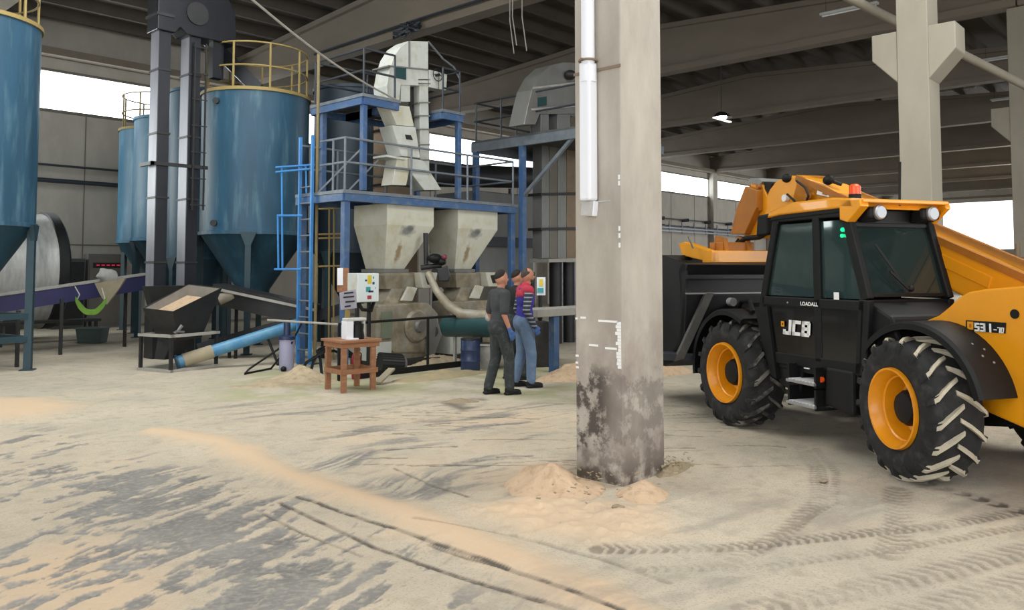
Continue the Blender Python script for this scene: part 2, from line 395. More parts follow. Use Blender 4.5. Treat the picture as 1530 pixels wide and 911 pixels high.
    def track(pts, w, tread, amt, off=0):
        nonlocal dark, h
        d, al, sd = polydist(X, Y, gp(*pts)); m = sst(w-d, 0, w*.5)
        if tread:
            ph = np.sin((al+d*.55)*2*PI/tread)*.5+.5
            k = m*(.18+.82*sst(ph*.7+n3*.6, .5, .75))*(.35+.65*sst(n2, .35, .6))
        else: k = m*(.45+.55*sst(n3, .35, .6))
        dark = np.maximum(dark, k*amt); h = h-m*k*.012
    for p in ([(418,750),(560,818),(700,866),(840,911),(960,950)], [(445,742),(600,795),(760,855),(930,920)], ): track(p, .028, 0, 1.0)
    for p in ([(385,762),(450,795),(540,830)], [(590,700),(640,722),(700,742)], [(640,815),(700,838),(760,855)]): track(p, .02, 0, .7)
    track([(895,822),(1080,818),(1260,800),(1420,782),(1600,750)], .10, .07, .65)
    track([(960,850),(1150,845),(1330,820),(1600,775)], .07, .07, .45)
    track([(1120,910),(1280,880),(1420,850),(1620,800)], .15, .1, .5)
    track([(1180,960),(1400,905),(1620,845)], .16, .1, .5)
    track([(1100,835),(1180,790),(1225,745),(1222,700),(1195,665)], .10, .08, .5)
    track([(1160,800),(1245,750),(1250,705),(1220,670)], .05, .08, .45)
    track([(1340,730),(1345,780),(1330,830)], .14, .09, .45)
    track([(1360,715),(1440,738),(1530,765),(1640,795)], .10, .16, 1.0)
    track([(620,780),(760,800),(900,835),(1000,870)], .03, 0, .35)
    for i in range(70):      # thin skid lines in the middle distance
        x = random.uniform(480, 1100); y = random.uniform(600, 700); l = random.uniform(40, 140); s = random.uniform(-.06, .03)
        track([(x,y),(x+l*.5,y+s*l*.5-1),(x+l,y+s*l)], random.uniform(.012,.03), 0, random.uniform(.4,.9))
    stain = softpoly(X, Y, gp((655,600),(720,592),(735,603),(690,614)), .08); dark = np.maximum(dark, stain*.8*sst(n2,.3,.6))
    wet = softpoly(X, Y, gp((45,745),(75,755),(100,800),(85,800)), .06)
    zz = rid*.035+blow*.05*(n2+sst(n3,.3,.7)*.5)+(hillL*.05)+(n2-.5)*.012+(n3-.5)*.006*(1-bare)+h*.6-bare*.006
    zz *= sst(-rr, -26, -20)
    V3 = np.stack([X, Y, zz], -1).reshape(-1, 3).astype(np.float32)
    nr, na = X.shape
    i = np.arange(nr-1)[:, None]*na; j = np.arange(na)[None, :]; j2 = (j+1) % na
    Fc = np.stack([i+j, i+j2, i+na+j2, i+na+j], -1).reshape(-1, 4)[:, ::-1]
    Fc = Fc[:, [0,1,2,3]]
    me = bpy.data.meshes.new('floor'); me.vertices.add(len(V3)); me.vertices.foreach_set('co', V3.ravel())
    me.loops.add(Fc.size); me.loops.foreach_set('vertex_index', Fc.ravel().astype(np.int32))
    me.polygons.add(len(Fc)); me.polygons.foreach_set('loop_start', np.arange(0, Fc.size, 4, dtype=np.int32)); me.polygons.foreach_set('loop_total', np.full(len(Fc), 4, np.int32))
    me.update(calc_edges=True); me.polygons.foreach_set('use_smooth', np.ones(len(Fc), bool))
    if me.polygons[200000].normal.z < 0: me.flip_normals()
    at = me.attributes.new('dirt', 'FLOAT_COLOR', 'POINT')
    gr = np.clip(edge*sst(n2, .4, .6), 0, 1)
    at.data.foreach_set('color', np.stack([bare, peach, dark, gr], -1).reshape(-1).astype(np.float32))
    m = bpy.data.materials.new('dusty_concrete_floor'); m.use_nodes = True; nt = m.node_tree; N = nt.nodes; L = nt.links; p = N['Principled BSDF']
    a = N.new('ShaderNodeAttribute'); a.attribute_name = 'dirt'; s = N.new('ShaderNodeSeparateColor'); L.new(a.outputs['Color'], s.inputs[0])
    tc = N.new('ShaderNodeTexCoord')
    def nz(sc, det=6, st=(1,1,1)):
        mp = N.new('ShaderNodeMapping'); mp.inputs['Scale'].default_value = st; L.new(tc.outputs['Object'], mp.inputs[0])
        n = N.new('ShaderNodeTexNoise'); n.inputs['Scale'].default_value = sc; n.inputs['Detail'].default_value = det; L.new(mp.outputs[0], n.inputs[0]); return n.outputs[0]
    def mr(v, x0, x1, y0=0, y1=1):
        r = N.new('ShaderNodeMapRange'); [r.inputs[k+1].__setattr__('default_value', q) for k, q in enumerate((x0, x1, y0, y1))]; L.new(v, r.inputs[0]); return r.outputs[0]
    def mix(fac, c1, c2):
        x = N.new('ShaderNodeMix'); x.data_type = 'RGBA'; L.new(fac, x.inputs[0])
        for k, v in ((6, c1), (7, c2)):
            if isinstance(v, tuple): x.inputs[k].default_value = (*v, 1)
            else: L.new(v, x.inputs[k])
        return x.outputs[2]
    dust = mix(mr(nz(1.1), .35, .65), lin('c4b7a3'), lin('b2a998'))
    dust = mix(mr(nz(14), .45, .7, 0, .5), dust, lin('aca390'))
    dust = mix(mr(nz(60, 3), .52, .68, 0, .45), dust, lin('877d6b')); dust = mix(mr(nz(5, 8), .52, .66, 0, .4), dust, lin('938a79'))
    pe = mix(s.outputs[1], dust, lin('cdb395'))
    ba = mix(mr(nz(2.5), .3, .7), lin('6a6764'), lin('8d8983'))
    ba = mix(mr(nz(22, 6), .48, .62, 0, .55), ba, lin('a39b8c'))
    c = mix(s.outputs[0], pe, ba); c = mix(s.outputs[2], c, lin('5b544a')); c = mix(a.outputs['Alpha'], c, lin('a3a07e'))
    L.new(c, p.inputs['Base Color'])
    L.new(mr(s.outputs[0], 0, 1, .95, .42), p.inputs['Roughness'])
    b = N.new('ShaderNodeBump'); b.inputs['Strength'].default_value = .35; b.inputs['Distance'].default_value = .015; L.new(nz(28), b.inputs['Height']); L.new(b.outputs[0], p.inputs['Normal'])
    me.materials.append(m); o = bpy.data.objects.new('floor', me); COL.objects.link(o); o['kind'] = 'structure'
build_floor()

# ================================================================== BUILDING SHELL
ROWS = [5.85+8.7*k for k in range(-1, 10)]
WB, WT, ZE = 6.7, 7.88, 8.35     # window strip, beam seat
mb = MB(); mb.box((NEARX, WALLY, 0), (ENDX, WALLY+.3, WB)); mb.box((NEARX, WALLY, WT), (ENDX, WALLY+.3, 10.9))
for x in ROWS: mb.box((x-.35, WALLY-.001, WB), (x+.35, WALLY+.3, WT))
for x in ROWS: mb.box((x-.3, WALLY-.35, 0), (x+.3, WALLY, ZE-.02))
struct('wall_left', mb, M['wall'])
mb = MB()
for x in np.arange(NEARX+1, ENDX, 2.9):      # joints between the wall panels
    mb.box((x, WALLY-.012, 0), (x+.03, WALLY, WB))
mb.box((NEARX, WALLY-.03, WT-.02), (ENDX, WALLY, WT+.06)); mb.box((NEARX, WALLY-.05, WB-.1), (ENDX, WALLY, WB-.02)); mb.box((NEARX, WALLY-.03, 2.52), (ENDX, WALLY, 2.56))
struct('trim_1', mb, M['wall_dk'])
mb = MB(); mb.box((NEARX, WALLY-.5, 8.28), (ENDX, WALLY-.02, 8.5)); struct('trim_2', mb, M['beam'])
wglass = emis('daylight_glazing', 'f4fbff', 5.0)
k = 1
xs = [NEARX]+ROWS+[ENDX]
for a, b in zip(xs[:-1], xs[1:]):
    if b-a < .8: continue
    mb = MB(); mb.box((a+.35, WALLY+.12, WB), (b-.35, WALLY+.15, WT)); win = struct('window_%d' % k, mb, wglass)
    k += 1
# end wall with its tall bright strip
EB, ET = 3.6, 8.0
mb = MB(); mb.box((ENDX, NEARY, 0), (ENDX+.3, WALLY, EB)); mb.box((ENDX, NEARY, ET), (ENDX+.3, WALLY, 10.9)); struct('wall_end', mb, M['wall'])
mb = MB(); mb.box((ENDX+.1, NEARY, EB), (ENDX+.15, WALLY, ET)); struct('window_%d' % k, mb, emis('daylight_end_glazing', 'f6f9ff', 2.6)); k += 1
# walls behind the camera, with wide openings where the day comes in
mb = MB(); mb.box((NEARX-.3, NEARY, 6.6), (NEARX, WALLY, 10.9)); mb.box((NEARX-.3, 10.5, 0), (NEARX, WALLY, 6.6)); mb.box((NEARX-.3, NEARY, 0), (NEARX, -6.5, 6.6)); struct('wall_rear', mb, M['wall'])
mb = MB(); mb.box((NEARX, NEARY-.3, 6.6), (ENDX, NEARY, 10.9)); mb.box((21.5, NEARY-.3, 0), (ENDX, NEARY, 6.6)); mb.box((NEARX, NEARY-.3, 0), (-5.5, NEARY, 6.6)); struct('wall_right', mb, M['wall'])

# roof beams: straight bottom flange, web peaked in mid span
PRY = 4.1       # pillar row
def beamtop(y):
    mid = (WALLY+PRY)/2 if y > PRY else (NEARY+PRY)/2; half = (WALLY-PRY)/2
    return ZE+1.0+.75*(1-min(1, abs(y-mid)/half))
def roof_beam(x):
    mb = MB()
    for (ya, yb) in ((NEARY, PRY-.02), (PRY+.02, WALLY-.02)):
        ym = (ya+yb)/2
        for w, z0f, z1f in ((.46, 0, .2), (.2, .2, None), (.5, None, None)):
            for p, q in ((ya, ym), (ym, yb)):
                if z1f is not None: lo = (ZE, ZE); hi = (ZE+z1f, ZE+z1f)
                elif w == .2: lo = (ZE+.2, ZE+.2); hi = (beamtop(p+1e-3 if p == ya else p)-.16, beamtop(q)-.16)
                else: lo = (beamtop(p)-.16, beamtop(q)-.16); hi = (beamtop(p), beamtop(q))
                vs = [(x-w/2,p,lo[0]),(x+w/2,p,lo[0]),(x+w/2,q,lo[1]),(x-w/2,q,lo[1]),(x-w/2,p,hi[0]),(x+w/2,p,hi[0]),(x+w/2,q,hi[1]),(x-w/2,q,hi[1])]
                mb.add(vs, [(0,3,2,1),(4,5,6,7),(0,1,5,4),(1,2,6,5),(2,3,7,6),(3,0,4,7)])
    return mb
for x in ROWS: struct('roof_beam', roof_beam(x), M['beam'])
mb = MB()
for (ya, yb) in ((NEARY, PRY), (PRY, WALLY)):
    ym = (ya+yb)/2
    for p, q in ((ya, ym), (ym, yb)):
        zp, zq = beamtop(p+.001 if p == PRY else p)+.3, beamtop(q)+.3
        mb.add([(NEARX,p,zp),(ENDX,p,zp),(ENDX,q,zq),(NEARX,q,zq),(NEARX,p,zp+.15),(ENDX,p,zp+.15),(ENDX,q,zq+.15),(NEARX,q,zq+.15)], [(0,3,2,1),(4,5,6,7),(0,1,5,4),(1,2,6,5),(2,3,7,6),(3,0,4,7)])
y = NEARY+.6
while y < WALLY-.3:
    z = beamtop(y)
    mb.add([(NEARX,y-.06,z),(ENDX,y-.06,z),(ENDX,y+.06,z),(NEARX,y+.06,z),(NEARX,y-.22,z+.32),(ENDX,y-.22,z+.32),(ENDX,y+.22,z+.32),(NEARX,y+.22,z+.32)], [(0,3,2,1),(0,1,5,4),(2,3,7,6)]); y += 1.22
struct('ceiling', mb, M['roof'])

# pillars ---------------------------------------------------------------
def pillar(x, label, m, corbel=True, group=None):
    t = thing('concrete_pillar', label, 'pillar', (x, PRY, 0), 0, group)
    mb = MB(); mb.box((x-.315, PRY-.245, -.02), (x+.315, PRY+.245, ZE-.01)); mk('shaft', mb, m, t, bevel=.012)
    if corbel:
        mb = MB(); w = .30
        for s in (-1, 1):
            prof = [(.24,4.95),(.24,5.85),(.66,5.85),(.66,5.4),]
            mb.prism([(x-w, PRY+s*a, b) for a, b in prof], (2*w,0,0))
        mk('corbel', mb, m, t, bevel=.015)
    return t
PX = ROWS[1]
p0 = pillar(PX, 'large concrete pillar mid hall, dark stains near its base and sawdust heaped at its foot', M['pillar'])
pillar(ROWS[2]+.2, 'pale concrete pillar with wide corbels rising behind the black cab of the yellow loader', M['pillar_far'])
for i, x in enumerate(ROWS[3:7]): pillar(x+.2, ['concrete pillar whose corbel shows at the top edge beyond the loader, next down the row', 'distant concrete pillar in the pillar row past the loader boom', 'distant concrete pillar in the pillar row past the loader boom', 'distant concrete pillar in the pillar row past the loader boom'][i], M['pillar_far'], group='distant pillars' if i else None)
# paint marks on the near pillar
mb = MB(); xf = PX-.315-.003; yf = PRY-.245-.003
rnd = random.Random(3)
for pz in np.linspace(.97, 1.33, 14): mb.box((xf-.001, PRY-.235, pz-.013), (xf, PRY-.235+rnd.uniform(.03,.06), pz+.013))
for y0, y1, z in ((.13,.19,1.36),(-.20,.0,1.34),(.0,.1,1.13),(.22,.245,1.35),(.21,.245,1.03),(.215,.245,.97),(.21,.24,.93),(-.19,-.07,1.115)): mb.box((xf-.001, PRY+y0, z-.006), (xf, PRY+y1, z+.012))
for z in (2.06,2.12,2.5,2.55,1.98): mb.box((xf-.001, PRY-.235, z-.02), (xf, PRY-.215, z+.02))
mk('paint_mark', mb, M['white'], p0, label='white paint marks')
# drain pipe on the pillar
dl = onX(878, 200, PX-.4); py = dl.y
t = thing('downpipe', 'white plastic downpipe strapped to the near face of the large middle pillar', 'pipe', (PX-.39, py, 2.35))
pxx = PX-.315-.075
mb = MB(); mb.cbox((pxx, py, (2.36+3.55)/2), (.12,.115,3.55-2.36)); mk('lower_pipe', mb, M['paper'], t, bevel=.02)
mb = MB(); mb.cyl((pxx, py, 3.52), (pxx, py, 8.3), .058, n=16); mb.cyl((pxx,py,3.38),(pxx,py,3.52),.072,n=16); mk('upper_pipe', mb, M['paper'], t)
mb = MB(); mb.box((PX-.325, PRY-.25, 3.48), (PX-.317, PRY+.25, 3.505)); mb.cyl((pxx,py,3.56),(pxx,py,3.575),.085,n=16); mb.box((pxx-.1,py-.01,3.56),(pxx+.09,py+.01,3.575)); mk('clamp', mb, M['tan'], t)
q = onX(880, 311, PX-.36)
t = thing('junction_box', 'small white junction box on the large pillar just below the pipe end', 'electrical box', (PX-.36, q.y, q.z-.07))
mb = MB(); Mx = Matrix.Rotation(.12, 3, 'X'); mb.cbox((PX-.35, q.y, q.z), (.07,.13,.13), Mx); mk('box', mb, M['paper'], t, bevel=.008)
mb = MB(); mb.cbox((PX-.388, q.y, q.z), (.006,.12,.12), Mx); mb.box((PX-.32,q.y-.2,q.z+.05),(PX-.317,q.y+.13,q.z+.062)); mk('lid', mb, M['sack'], t)
# sloping pipe beside the second pillar
a = D(1255,-10,14.4); b = D(1338,38,13.0); c = D(1440,78,14.2); e = D(1540,132,16.7)
solo('suspended_pipe', MB().tube([a,e], .085, 12), M['pillar_far'], 'long pale pipe slung under the roof past the corbel of the pillar behind the loader', 'pipe')

# wall pipes
for z, r, lab in ((4.92,.035,'thin dark conduit running high along the long grey wall, above the thicker one'), (4.45,.07,'thick dark pipe running along the long grey wall below the thin conduit')):
    mb = MB(); mb.cyl((NEARX+1, WALLY-.45, z), (60, WALLY-.45, z), r, n=10)
    t = thing('wall_pipe', lab, 'pipe', (20, WALLY-.45, z)); mk('pipe', mb, M['dark_rail'], t)
    mb = MB()
    for x in np.arange(2, 60, 2.9): mb.box((x, WALLY-.52, z-.1), (x+.05, WALLY-.02, z+.1))
    mk('bracket', mb, M['dark_rail'], t)
mb = MB()
for z in (4.1, 4.3): mb.box((26, WALLY-.62, z), (60, WALLY-.56, z+.09))
for x in np.arange(26.5, 60, 1.5): mb.box((x, WALLY-.63, 4.05), (x+.06, WALLY-.57, 4.75))
solo('cable_tray', mb, M['grey_rail'], 'blue grey cable tray on the far wall between the large pillar and loader', 'cable tray')

# lamps
def tube_lamp(p, label, grp=None, yaw=0):
    t = thing('tube_light', label, 'ceiling light', p, yaw, grp)
    mk('housing', MB().cbox((0,0,.03), (.16,1.5,.07)), M['white_mc'], t, world=False, bevel=.01)
    mk('tube', MB().cyl((0,-.7,-.025),(0,.7,-.025),.02,n=8), M['paper'], t, world=False)
    mk('hanger', MB().cbox((0,-.6,.3),(.01,.01,.5)).cbox((0,.6,.3),(.01,.01,.5)), M['dark_rail'], t, world=False)
    return t
for px, py, d in ((1268,15,21),(1248,50,27),(1503,86,27),(1430,134,36),(1510,147,34),(1490,190,46)): tube_lamp(D(px,py,d), 'unlit white fluorescent fitting hanging below the roof on the right side of the hall', 'unlit fluorescent fittings under the roof')
p = D(1078,175,26)
t = thing('high_bay_lamp', 'single lit ceiling lamp glowing white, hung between the large pillar and the next one', 'ceiling lamp', p)
mk('shade', MB().lathe([(.05,.18),(.12,.16),(.32,0),(.34,-.02)], n=20), M['dark_metal'], t, world=False)
mk('bulb', MB().ball((0,0,0), .15, (1.2,1.2,.6)), emis('lamp_glow', 'fffaf0', 14), t, world=False)
mk('reflector', MB().box((-.5,-.05,-.1),(.6,.05,-.06)), emis('lamp_tube_glow','fff8ee',1.6), t, world=False)
mk('rod', MB().cyl((0,0,.18),(0,0,3.7),.015,n=6), M['dark_metal'], t, world=False)

# ================================================================== SILOS
def ringpts(c, r, z, n=24, a0=0, a1=2*PI): return [V((c[0]+r*math.cos(a0+(a1-a0)*k/n), c[1]+r*math.sin(a0+(a1-a0)*k/n), z)) for k in range(n+1)]
def silo(c, r, z0, z1, zc, rc, m, mc, label, la=0, rail=True, name='silo', legs=True, group=None):
    t = thing(name, label, 'silo', (c[0], c[1], 0), 0, group)
    mk('shell', MB().lathe([(0,z1+.12),(r*.55,z1+.1),(r,z1),(r,z0)], (c[0],c[1],0), n=48), m, t)
    mk('cone', MB().lathe([(r*.995,z0),(rc,zc),(rc,zc-.15),(0,zc-.15)], (c[0],c[1],0), n=48), mc, t)
    mk('rim', MB().lathe([(r-.02,z1-.05),(r+.035,z1-.05),(r+.035,z1+.02),(r-.02,z1+.03)], (c[0],c[1],0), n=48), M['yellow_rail'] if rail else m, t)
    mk('seam_ring', MB().lathe([(r-.01,z0-.05),(r+.03,z0-.04),(r+.03,z0+.03),(r-.01,z0+.04)], (c[0],c[1],0), n=48), m, t)
    if legs:
        for k in range(4):
            a = la+k*PI/2; x, y = c[0]+(r-.02)*math.cos(a), c[1]+(r-.02)*math.sin(a)
            mb = MB(); Mx = Matrix.Rotation(a, 3, 'Z'); mb.cbox((x,y,z0/2), (.12,.12,z0-.01), Mx); mb.cbox((x,y,.01),(.22,.22,.02), Mx)
            mb.prism([V((x,y,z0-.28))+Mx @ V((0,-.06,0)), V((x,y,z0))+Mx @ V((0,-.17,0)), V((x,y,z0))+Mx @ V((0,.17,0)), V((x,y,z0-.28))+Mx @ V((0,.06,0))], Mx @ V((.07,0,0)))
            mk('leg', mb, M['leg_teal'], t)
        for k in range(4):
            a = la+k*PI/2; b = a+PI/2
            for zz in ((.55,.95) if name == 'silo' and label.startswith('tall blue silo cut') else ()):
                mk('crossbar', MB().bar((c[0]+r*math.cos(a),c[1]+r*math.sin(a),zz),(c[0]+r*math.cos(b),c[1]+r*math.sin(b),zz),.06,.1), M['leg_teal'], t)
    if rail:
        rr = r-.06
        for zz in (z1+.5, z1+1.0): mk('handrail', MB().tube(ringpts(c, rr, zz, 36), .02, 6), M['yellow_rail'], t)
        for k in range(9):
            a = la+.35+k*2*PI/9; mk('rail_post', MB().cyl((c[0]+rr*math.cos(a),c[1]+rr*math.sin(a),z1-.02),(c[0]+rr*math.cos(a),c[1]+rr*math.sin(a),z1+1.0),.025,n=6), M['yellow_rail'], t)
    return t
lg = G(368,530); mc_ = (9.31,16.41)
ts = silo(mc_, 1.16, 2.56, 5.63, 1.32, .34, M['blue_silo'], M['teal_cone'], 'large blue silo with yellow top railing, between the black elevator legs and the work platform', math.atan2(lg.y-mc_[1], lg.x-mc_[0]))
for z in (2.75, 5.35):
    p = mc_; q = onX(308 if z < 3 else 311, 337, 8.4)
    a = math.atan2(-.85, -.53)+0.0
    a = math.atan2(-(mc_[1]-15.63), -(mc_[0]-8.45))
    x, y = mc_[0]+1.17*math.cos(a+ -.45), mc_[1]+1.17*math.sin(a-.45)
    mk('lug_plate', MB().cyl((x,y,z),(x-.05,y-.05,z),.07,n=8), M['dark_metal'], ts)
lc = (3.754,16.575)
silo(lc, 1.16, 2.56, 6.14, 1.2, .3, M['blue_silo'], M['teal_cone'], 'tall blue silo cut off by the left picture edge, on dark teal legs with crossbars', math.atan2(15.99-lc[1], 4.68-lc[0]))
silo((9.5,20.6), 1.1, 2.53, 5.62, 1.3, .3, M['blue_silo_hi'], M['teal_cone'], 'bright blue silo in the back row, seen just left of the first black elevator leg', .6, rail=False)
silo((10.3,23.6), 1.1, 2.56, 5.8, 1.3, .3, M['blue_silo_hi'], M['teal_cone'], 'bright blue silo furthest back near the grey wall, only its edge showing', .6)
silo((9.15,18.55), .8, 2.05, 6.0, 1.1, .25, M['blue_silo'], M['teal_cone'], 'narrow blue silo glimpsed between the two black elevator legs', .2, rail=False)
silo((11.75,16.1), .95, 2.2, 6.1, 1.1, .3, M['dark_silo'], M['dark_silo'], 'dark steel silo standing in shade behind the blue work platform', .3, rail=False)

# ================================================================== BLACK TWIN ELEVATOR
t = thing('bucket_elevator', 'tall black bucket elevator with two square legs and a curved hood, before the silos', 'bucket elevator', (7.3,16.3,0))
for x0 in (6.95, 7.58):
    l = mk('elevator_leg', MB().box((x0,16.08,.0),(x0+.235,16.48,6.62)), M['black_tower'], t)
    mk('side_panel', MB().box((x0-.006,16.1,1.0),(x0,16.46,6.6)), M['tower_pale'], l, label='pale side panel')  # left face of each leg coloured paler than the other faces
    for z in (1.9,3.2,4.5,5.8): mk('flange', MB().box((x0-.02,16.06,z),(x0+.255,16.5,z+.04)), M['dark_metal'], l)
mk('brace', MB().box((6.82,16.02,3.86),(8.0,16.07,3.93)).box((6.82,16.02,3.86),(6.88,16.6,3.93)), M['dark_metal'], t)
hp = [(6.88,6.6),(6.88,7.5),(7.1,7.85),(7.75,8.0),(8.05,7.93),(8.35,7.7),(8.55,7.3),(8.6,6.62),(7.9,6.62),(7.5,6.62),(7.35,6.75),(7.25,6.6)]
mk('hood', MB().prism([V((a,16.02,b)) for a, b in hp], (0,.52,0)), M['black_tower'], t, bevel=.02)
mk('hood_rib', MB().box((6.86,16.0,6.9),(7.22,16.56,6.96)).cyl((7.7,15.99,7.1),(7.7,16.03,7.1),.24,n=20), M['dark_metal'], t)
mk('chute', MB().bar(D(306,55,18.2), D(386,134,18.4), .3, .3), M['black_tower'], t)
mk('down_chute', MB().box((8.1,16.1,5.85),(8.34,16.3,6.65)), M['black_tower'], t)
for x0 in (6.95,7.58):
    mb = MB(); mb.loft([[V((x0-.25,15.75,1.45)),V((x0+.45,15.75,1.45)),V((x0+.45,16.05,1.45)),V((x0-.25,16.05,1.45))],[V((x0+.0,15.95,.6)),V((x0+.2,15.95,.6)),V((x0+.2,16.05,.6)),V((x0+.0,16.05,.6))]])
    mk('boot_hopper', mb, M['dark_metal'], t)
mk('leg_ladder', MB().bar((7.9,16.0,3),(7.9,16.0,6.5),.03).bar((7.66,16.0,3),(7.66,16.0,6.5),.03), M['dark_metal'], t)
# leg_ladder rungs
mb = MB()
for z in np.arange(3.1,6.5,.55): mb.bar((7.62,15.99,z),(7.94,15.99,z),.02)
mk('rung', mb, M['dark_metal'], t)

# ================================================================== WORK PLATFORM
PXa, PXb, PYa, PYb, PZ = 8.42, 12.93, 11.8, 13.3, 3.19
t = thing('work_platform', 'blue steel work platform on two levels with pale railings, above the cream hoppers', 'platform', (PXa, PYa, 0))
def deck(x0, x1, y0, y1, z, par=t, beamm='blue_frame'):
    mk('deck', MB().box((x0,y0,z-.05),(x1,y1,z)), M['deck'], par)
    b = MB()
    for a, c in (((x0,y0,z-.13),(x1,y0,z-.13)),((x0,y1,z-.13),(x1,y1,z-.13)),((x0,y0,z-.13),(x0,y1,z-.13)),((x1,y0,z-.13),(x1,y1,z-.13))): b.bar(a, c, .07, .13)
    mk('edge_beam', b, M[beamm], par)
    mk('toe_board', MB().box((x0-.04,y0-.045,z-.06),(x1+.04,y0-.035,z+.0)).box((x0-.045,y0-.04,z-.06),(x0-.035,y1,z)), M['grey_rail'], par)
deck(PXa, PXb, PYa, PYb, PZ)
for x in (PXa+.08, PXb-.06):
    for y in (PYa+.07, PYb-.07): mk('post', MB().cbox((x,y,(PZ-.05)/2),(.12,.12,PZ-.06)), M['blue_frame'], t, bevel=.008)
UXa, UXb, UYa, UYb, UZ = 8.89, 11.41, 11.9, 13.55, 5.0
for x in (UXa+.06, UXb-.06):
    for y in (UYa+.06, UYb-.3): mk('upper_post', MB().cbox((x,y,(PZ+UZ)/2),(.10,.10,UZ-PZ-.06)), M['blue_frame'], t, bevel=.006)
deck(UXa, 9.7, UYa, UYb, UZ); deck(10.85, UXb, UYa, UYb, UZ); deck(9.7, 10.85, 12.65, UYb, UZ)
def rails(pts, z, hts, posts, par=t, m='grey_rail', r=.022):
    for h in hts: mk('handrail', MB().tube([V((x,y,z+h)) for x, y in pts], r, 6), M[m], par)
    for x, y in posts: mk('rail_post', MB().cyl((x,y,z-.02),(x,y,z+max(hts)),r,n=6), M[m], par)
rails([(PXa+.04,12.6),(PXa+.04,PYa+.04),(PXb-.04,PYa+.04),(PXb-.04,PYb-.04)], PZ, (.94,.5), [(PXa+.04,12.2),(PXa+.04,PYa+.04),(10.0,PYa+.04),(11.5,PYa+.04),(PXb-.04,PYa+.04),(PXb-.04,PYb-.04)])
rails([(PXa+.04,PYb-.04),(9.2,PYb-.04),(PXb-.04,PYb-.04)], PZ, (.94,.5), [(9.3,PYb-.04),(10.5,PYb-.04),(11.9,PYb-.04)])
rails([(9.66,UYa+.04),(UXa+.04,UYa+.04),(UXa+.04,UYb-.04),(UXb-.04,UYb-.04),(UXb-.04,UYa+.04),(10.9,UYa+.04)], UZ, (.86,.45), [(9.66,UYa+.04),(UXa+.04,UYa+.04),(UXa+.04,UYb-.04),(UXb-.04,UYb-.04),(UXb-.04,UYa+.04),(10.9,UYa+.04),(10.2,UYb-.04)], m='dark_rail')
mk('stair_string', MB().bar((8.6,12.9,PZ+.02),(9.3,12.4,PZ+.95),.03).bar((9.2,12.9,PZ+.02),(9.9,12.4,PZ+.95),.03), M['grey_rail'], t)
for y in (12.67, 13.07): mk('ladder_stile', MB().cbox((PXa-.09,y,2.15),(.05,.05,4.2)), M['blue_bright'], t)
for k in range(11): mk('rung', MB().cyl((PXa-.09,12.67,.3+k*.3),(PXa-.09,13.07,.3+k*.3),.015,n=6), M['grey_rail'], t)
# yellow pipe posts beside the ladder
M['riser'] = mat('brownish_pipe','857752',.6,col2='6b6048',nscale=6)
t2 = thing('riser_pipe', 'slim brownish yellow pipe rising beside the blue ladder past both platform levels', 'pipe', (8.1,12.55,0)); mk('pipe', MB().cyl((8.67,13.02,0),(8.67,13.02,5.9),.03,n=8), M['riser'], t2)
mk('base_plate', MB().cbox((8.67,13.02,.01),(.2,.2,.02)), M['dark_metal'], t2)
t2 = thing('ladder_guard', 'light blue tubular ladder guard reaching from the blue ladder towards the large silo', 'guard rail', (7.7,13.2,0))
for (a, b) in (((412,250),(470,246)),((412,257),(466,252)),((414,322),(452,322)),((410,402),(450,402))): mk('bar', MB().cyl(D(*a,15.0),D(*b,14.86),.02,n=6), M['blue_bright'], t2)
for px, y0, y1 in ((421,250,402),(415,322,402),(457,246,300)): mk('upright', MB().cyl(D(px,y0,15.0),D(px+1,y1,15.0),.02,n=6), M['blue_bright'], t2)
t2 = thing('yellow_ladder', 'yellow steel ladder frame in the shade under the platform, right of the blue ladder', 'ladder', (9,14.2,0))
for px in (492,499): mk('stile', MB().cyl(D(px,300,15.9),D(px-1,540,15.9),.018,n=6), M['yellow_rail'], t2)
for y in (303,312,350,356,398): mk('rung', MB().cyl(D(476,y,15.9),D(512,y-1,15.9),.018,n=6), M['yellow_rail'], t2)

# ================================================================== WHITE ELEVATOR
def flat(px_list, Y, th, par, name, m, bevel=.008, **k): return mk(name, MB().prism([onY(x,y,Y) for x, y in px_list], (0,th,0)), m, par, bevel=bevel, **k)
EY = 12.12
t = thing('grain_elevator', 'white bucket elevator with a rounded head rising through the blue work platform', 'bucket elevator', (10.2,12.3,PZ))
flat([(578,128),(582,106),(588,86),(598,70),(611,61),(640,62),(640,128),(599,127),(597,150),(580,148)], EY, .42, t, 'head', M['white_mc'])
mb = MB(); mb.prism([onY(x,y,EY-.02) for x, y in ((611,61),(613,61),(613,100),(611,100))],(0,.03,0)); mb.prism([onY(x,y,EY-.03) for x, y in ((580,97),(640,103),(640,105),(580,99))],(0,.5,0)); mk('seam', mb, M['galv'], t)
flat([(592,99),(607,102),(607,119),(592,116)], EY-.02, .02, t, 'inspection_pane', M['teal_screw'], 0)
flat([(599,127),(613,127),(613,152),(599,152)], EY+.02, .3, t, 'elevator_leg', M['white_mc'])
flat([(627,127),(640,127),(642,283),(628,283)], EY+.02, .3, t, 'elevator_leg', M['white_mc'])
flat([(613,127),(627,127),(627,268),(616,268)], EY+.2, .05, t, 'gap_shade_sheet', M['dark_metal'])  # added dark sheet standing in for shade between the legs
for y in (118,124,152,172,192,215,238):
    flat([(625,y),(643,y),(643,y+2),(625,y+2)], EY, .34, t, 'leg_flange', M['galv'], 0)
g = flat([(641,104),(655,107),(655,133),(641,130)], EY, .3, t, 'gearbox', M['white_mc'])
flat([(656,108),(668,111),(667,135),(656,133)], EY+.03, .25, t, 'motor_box', M['white_mc'])
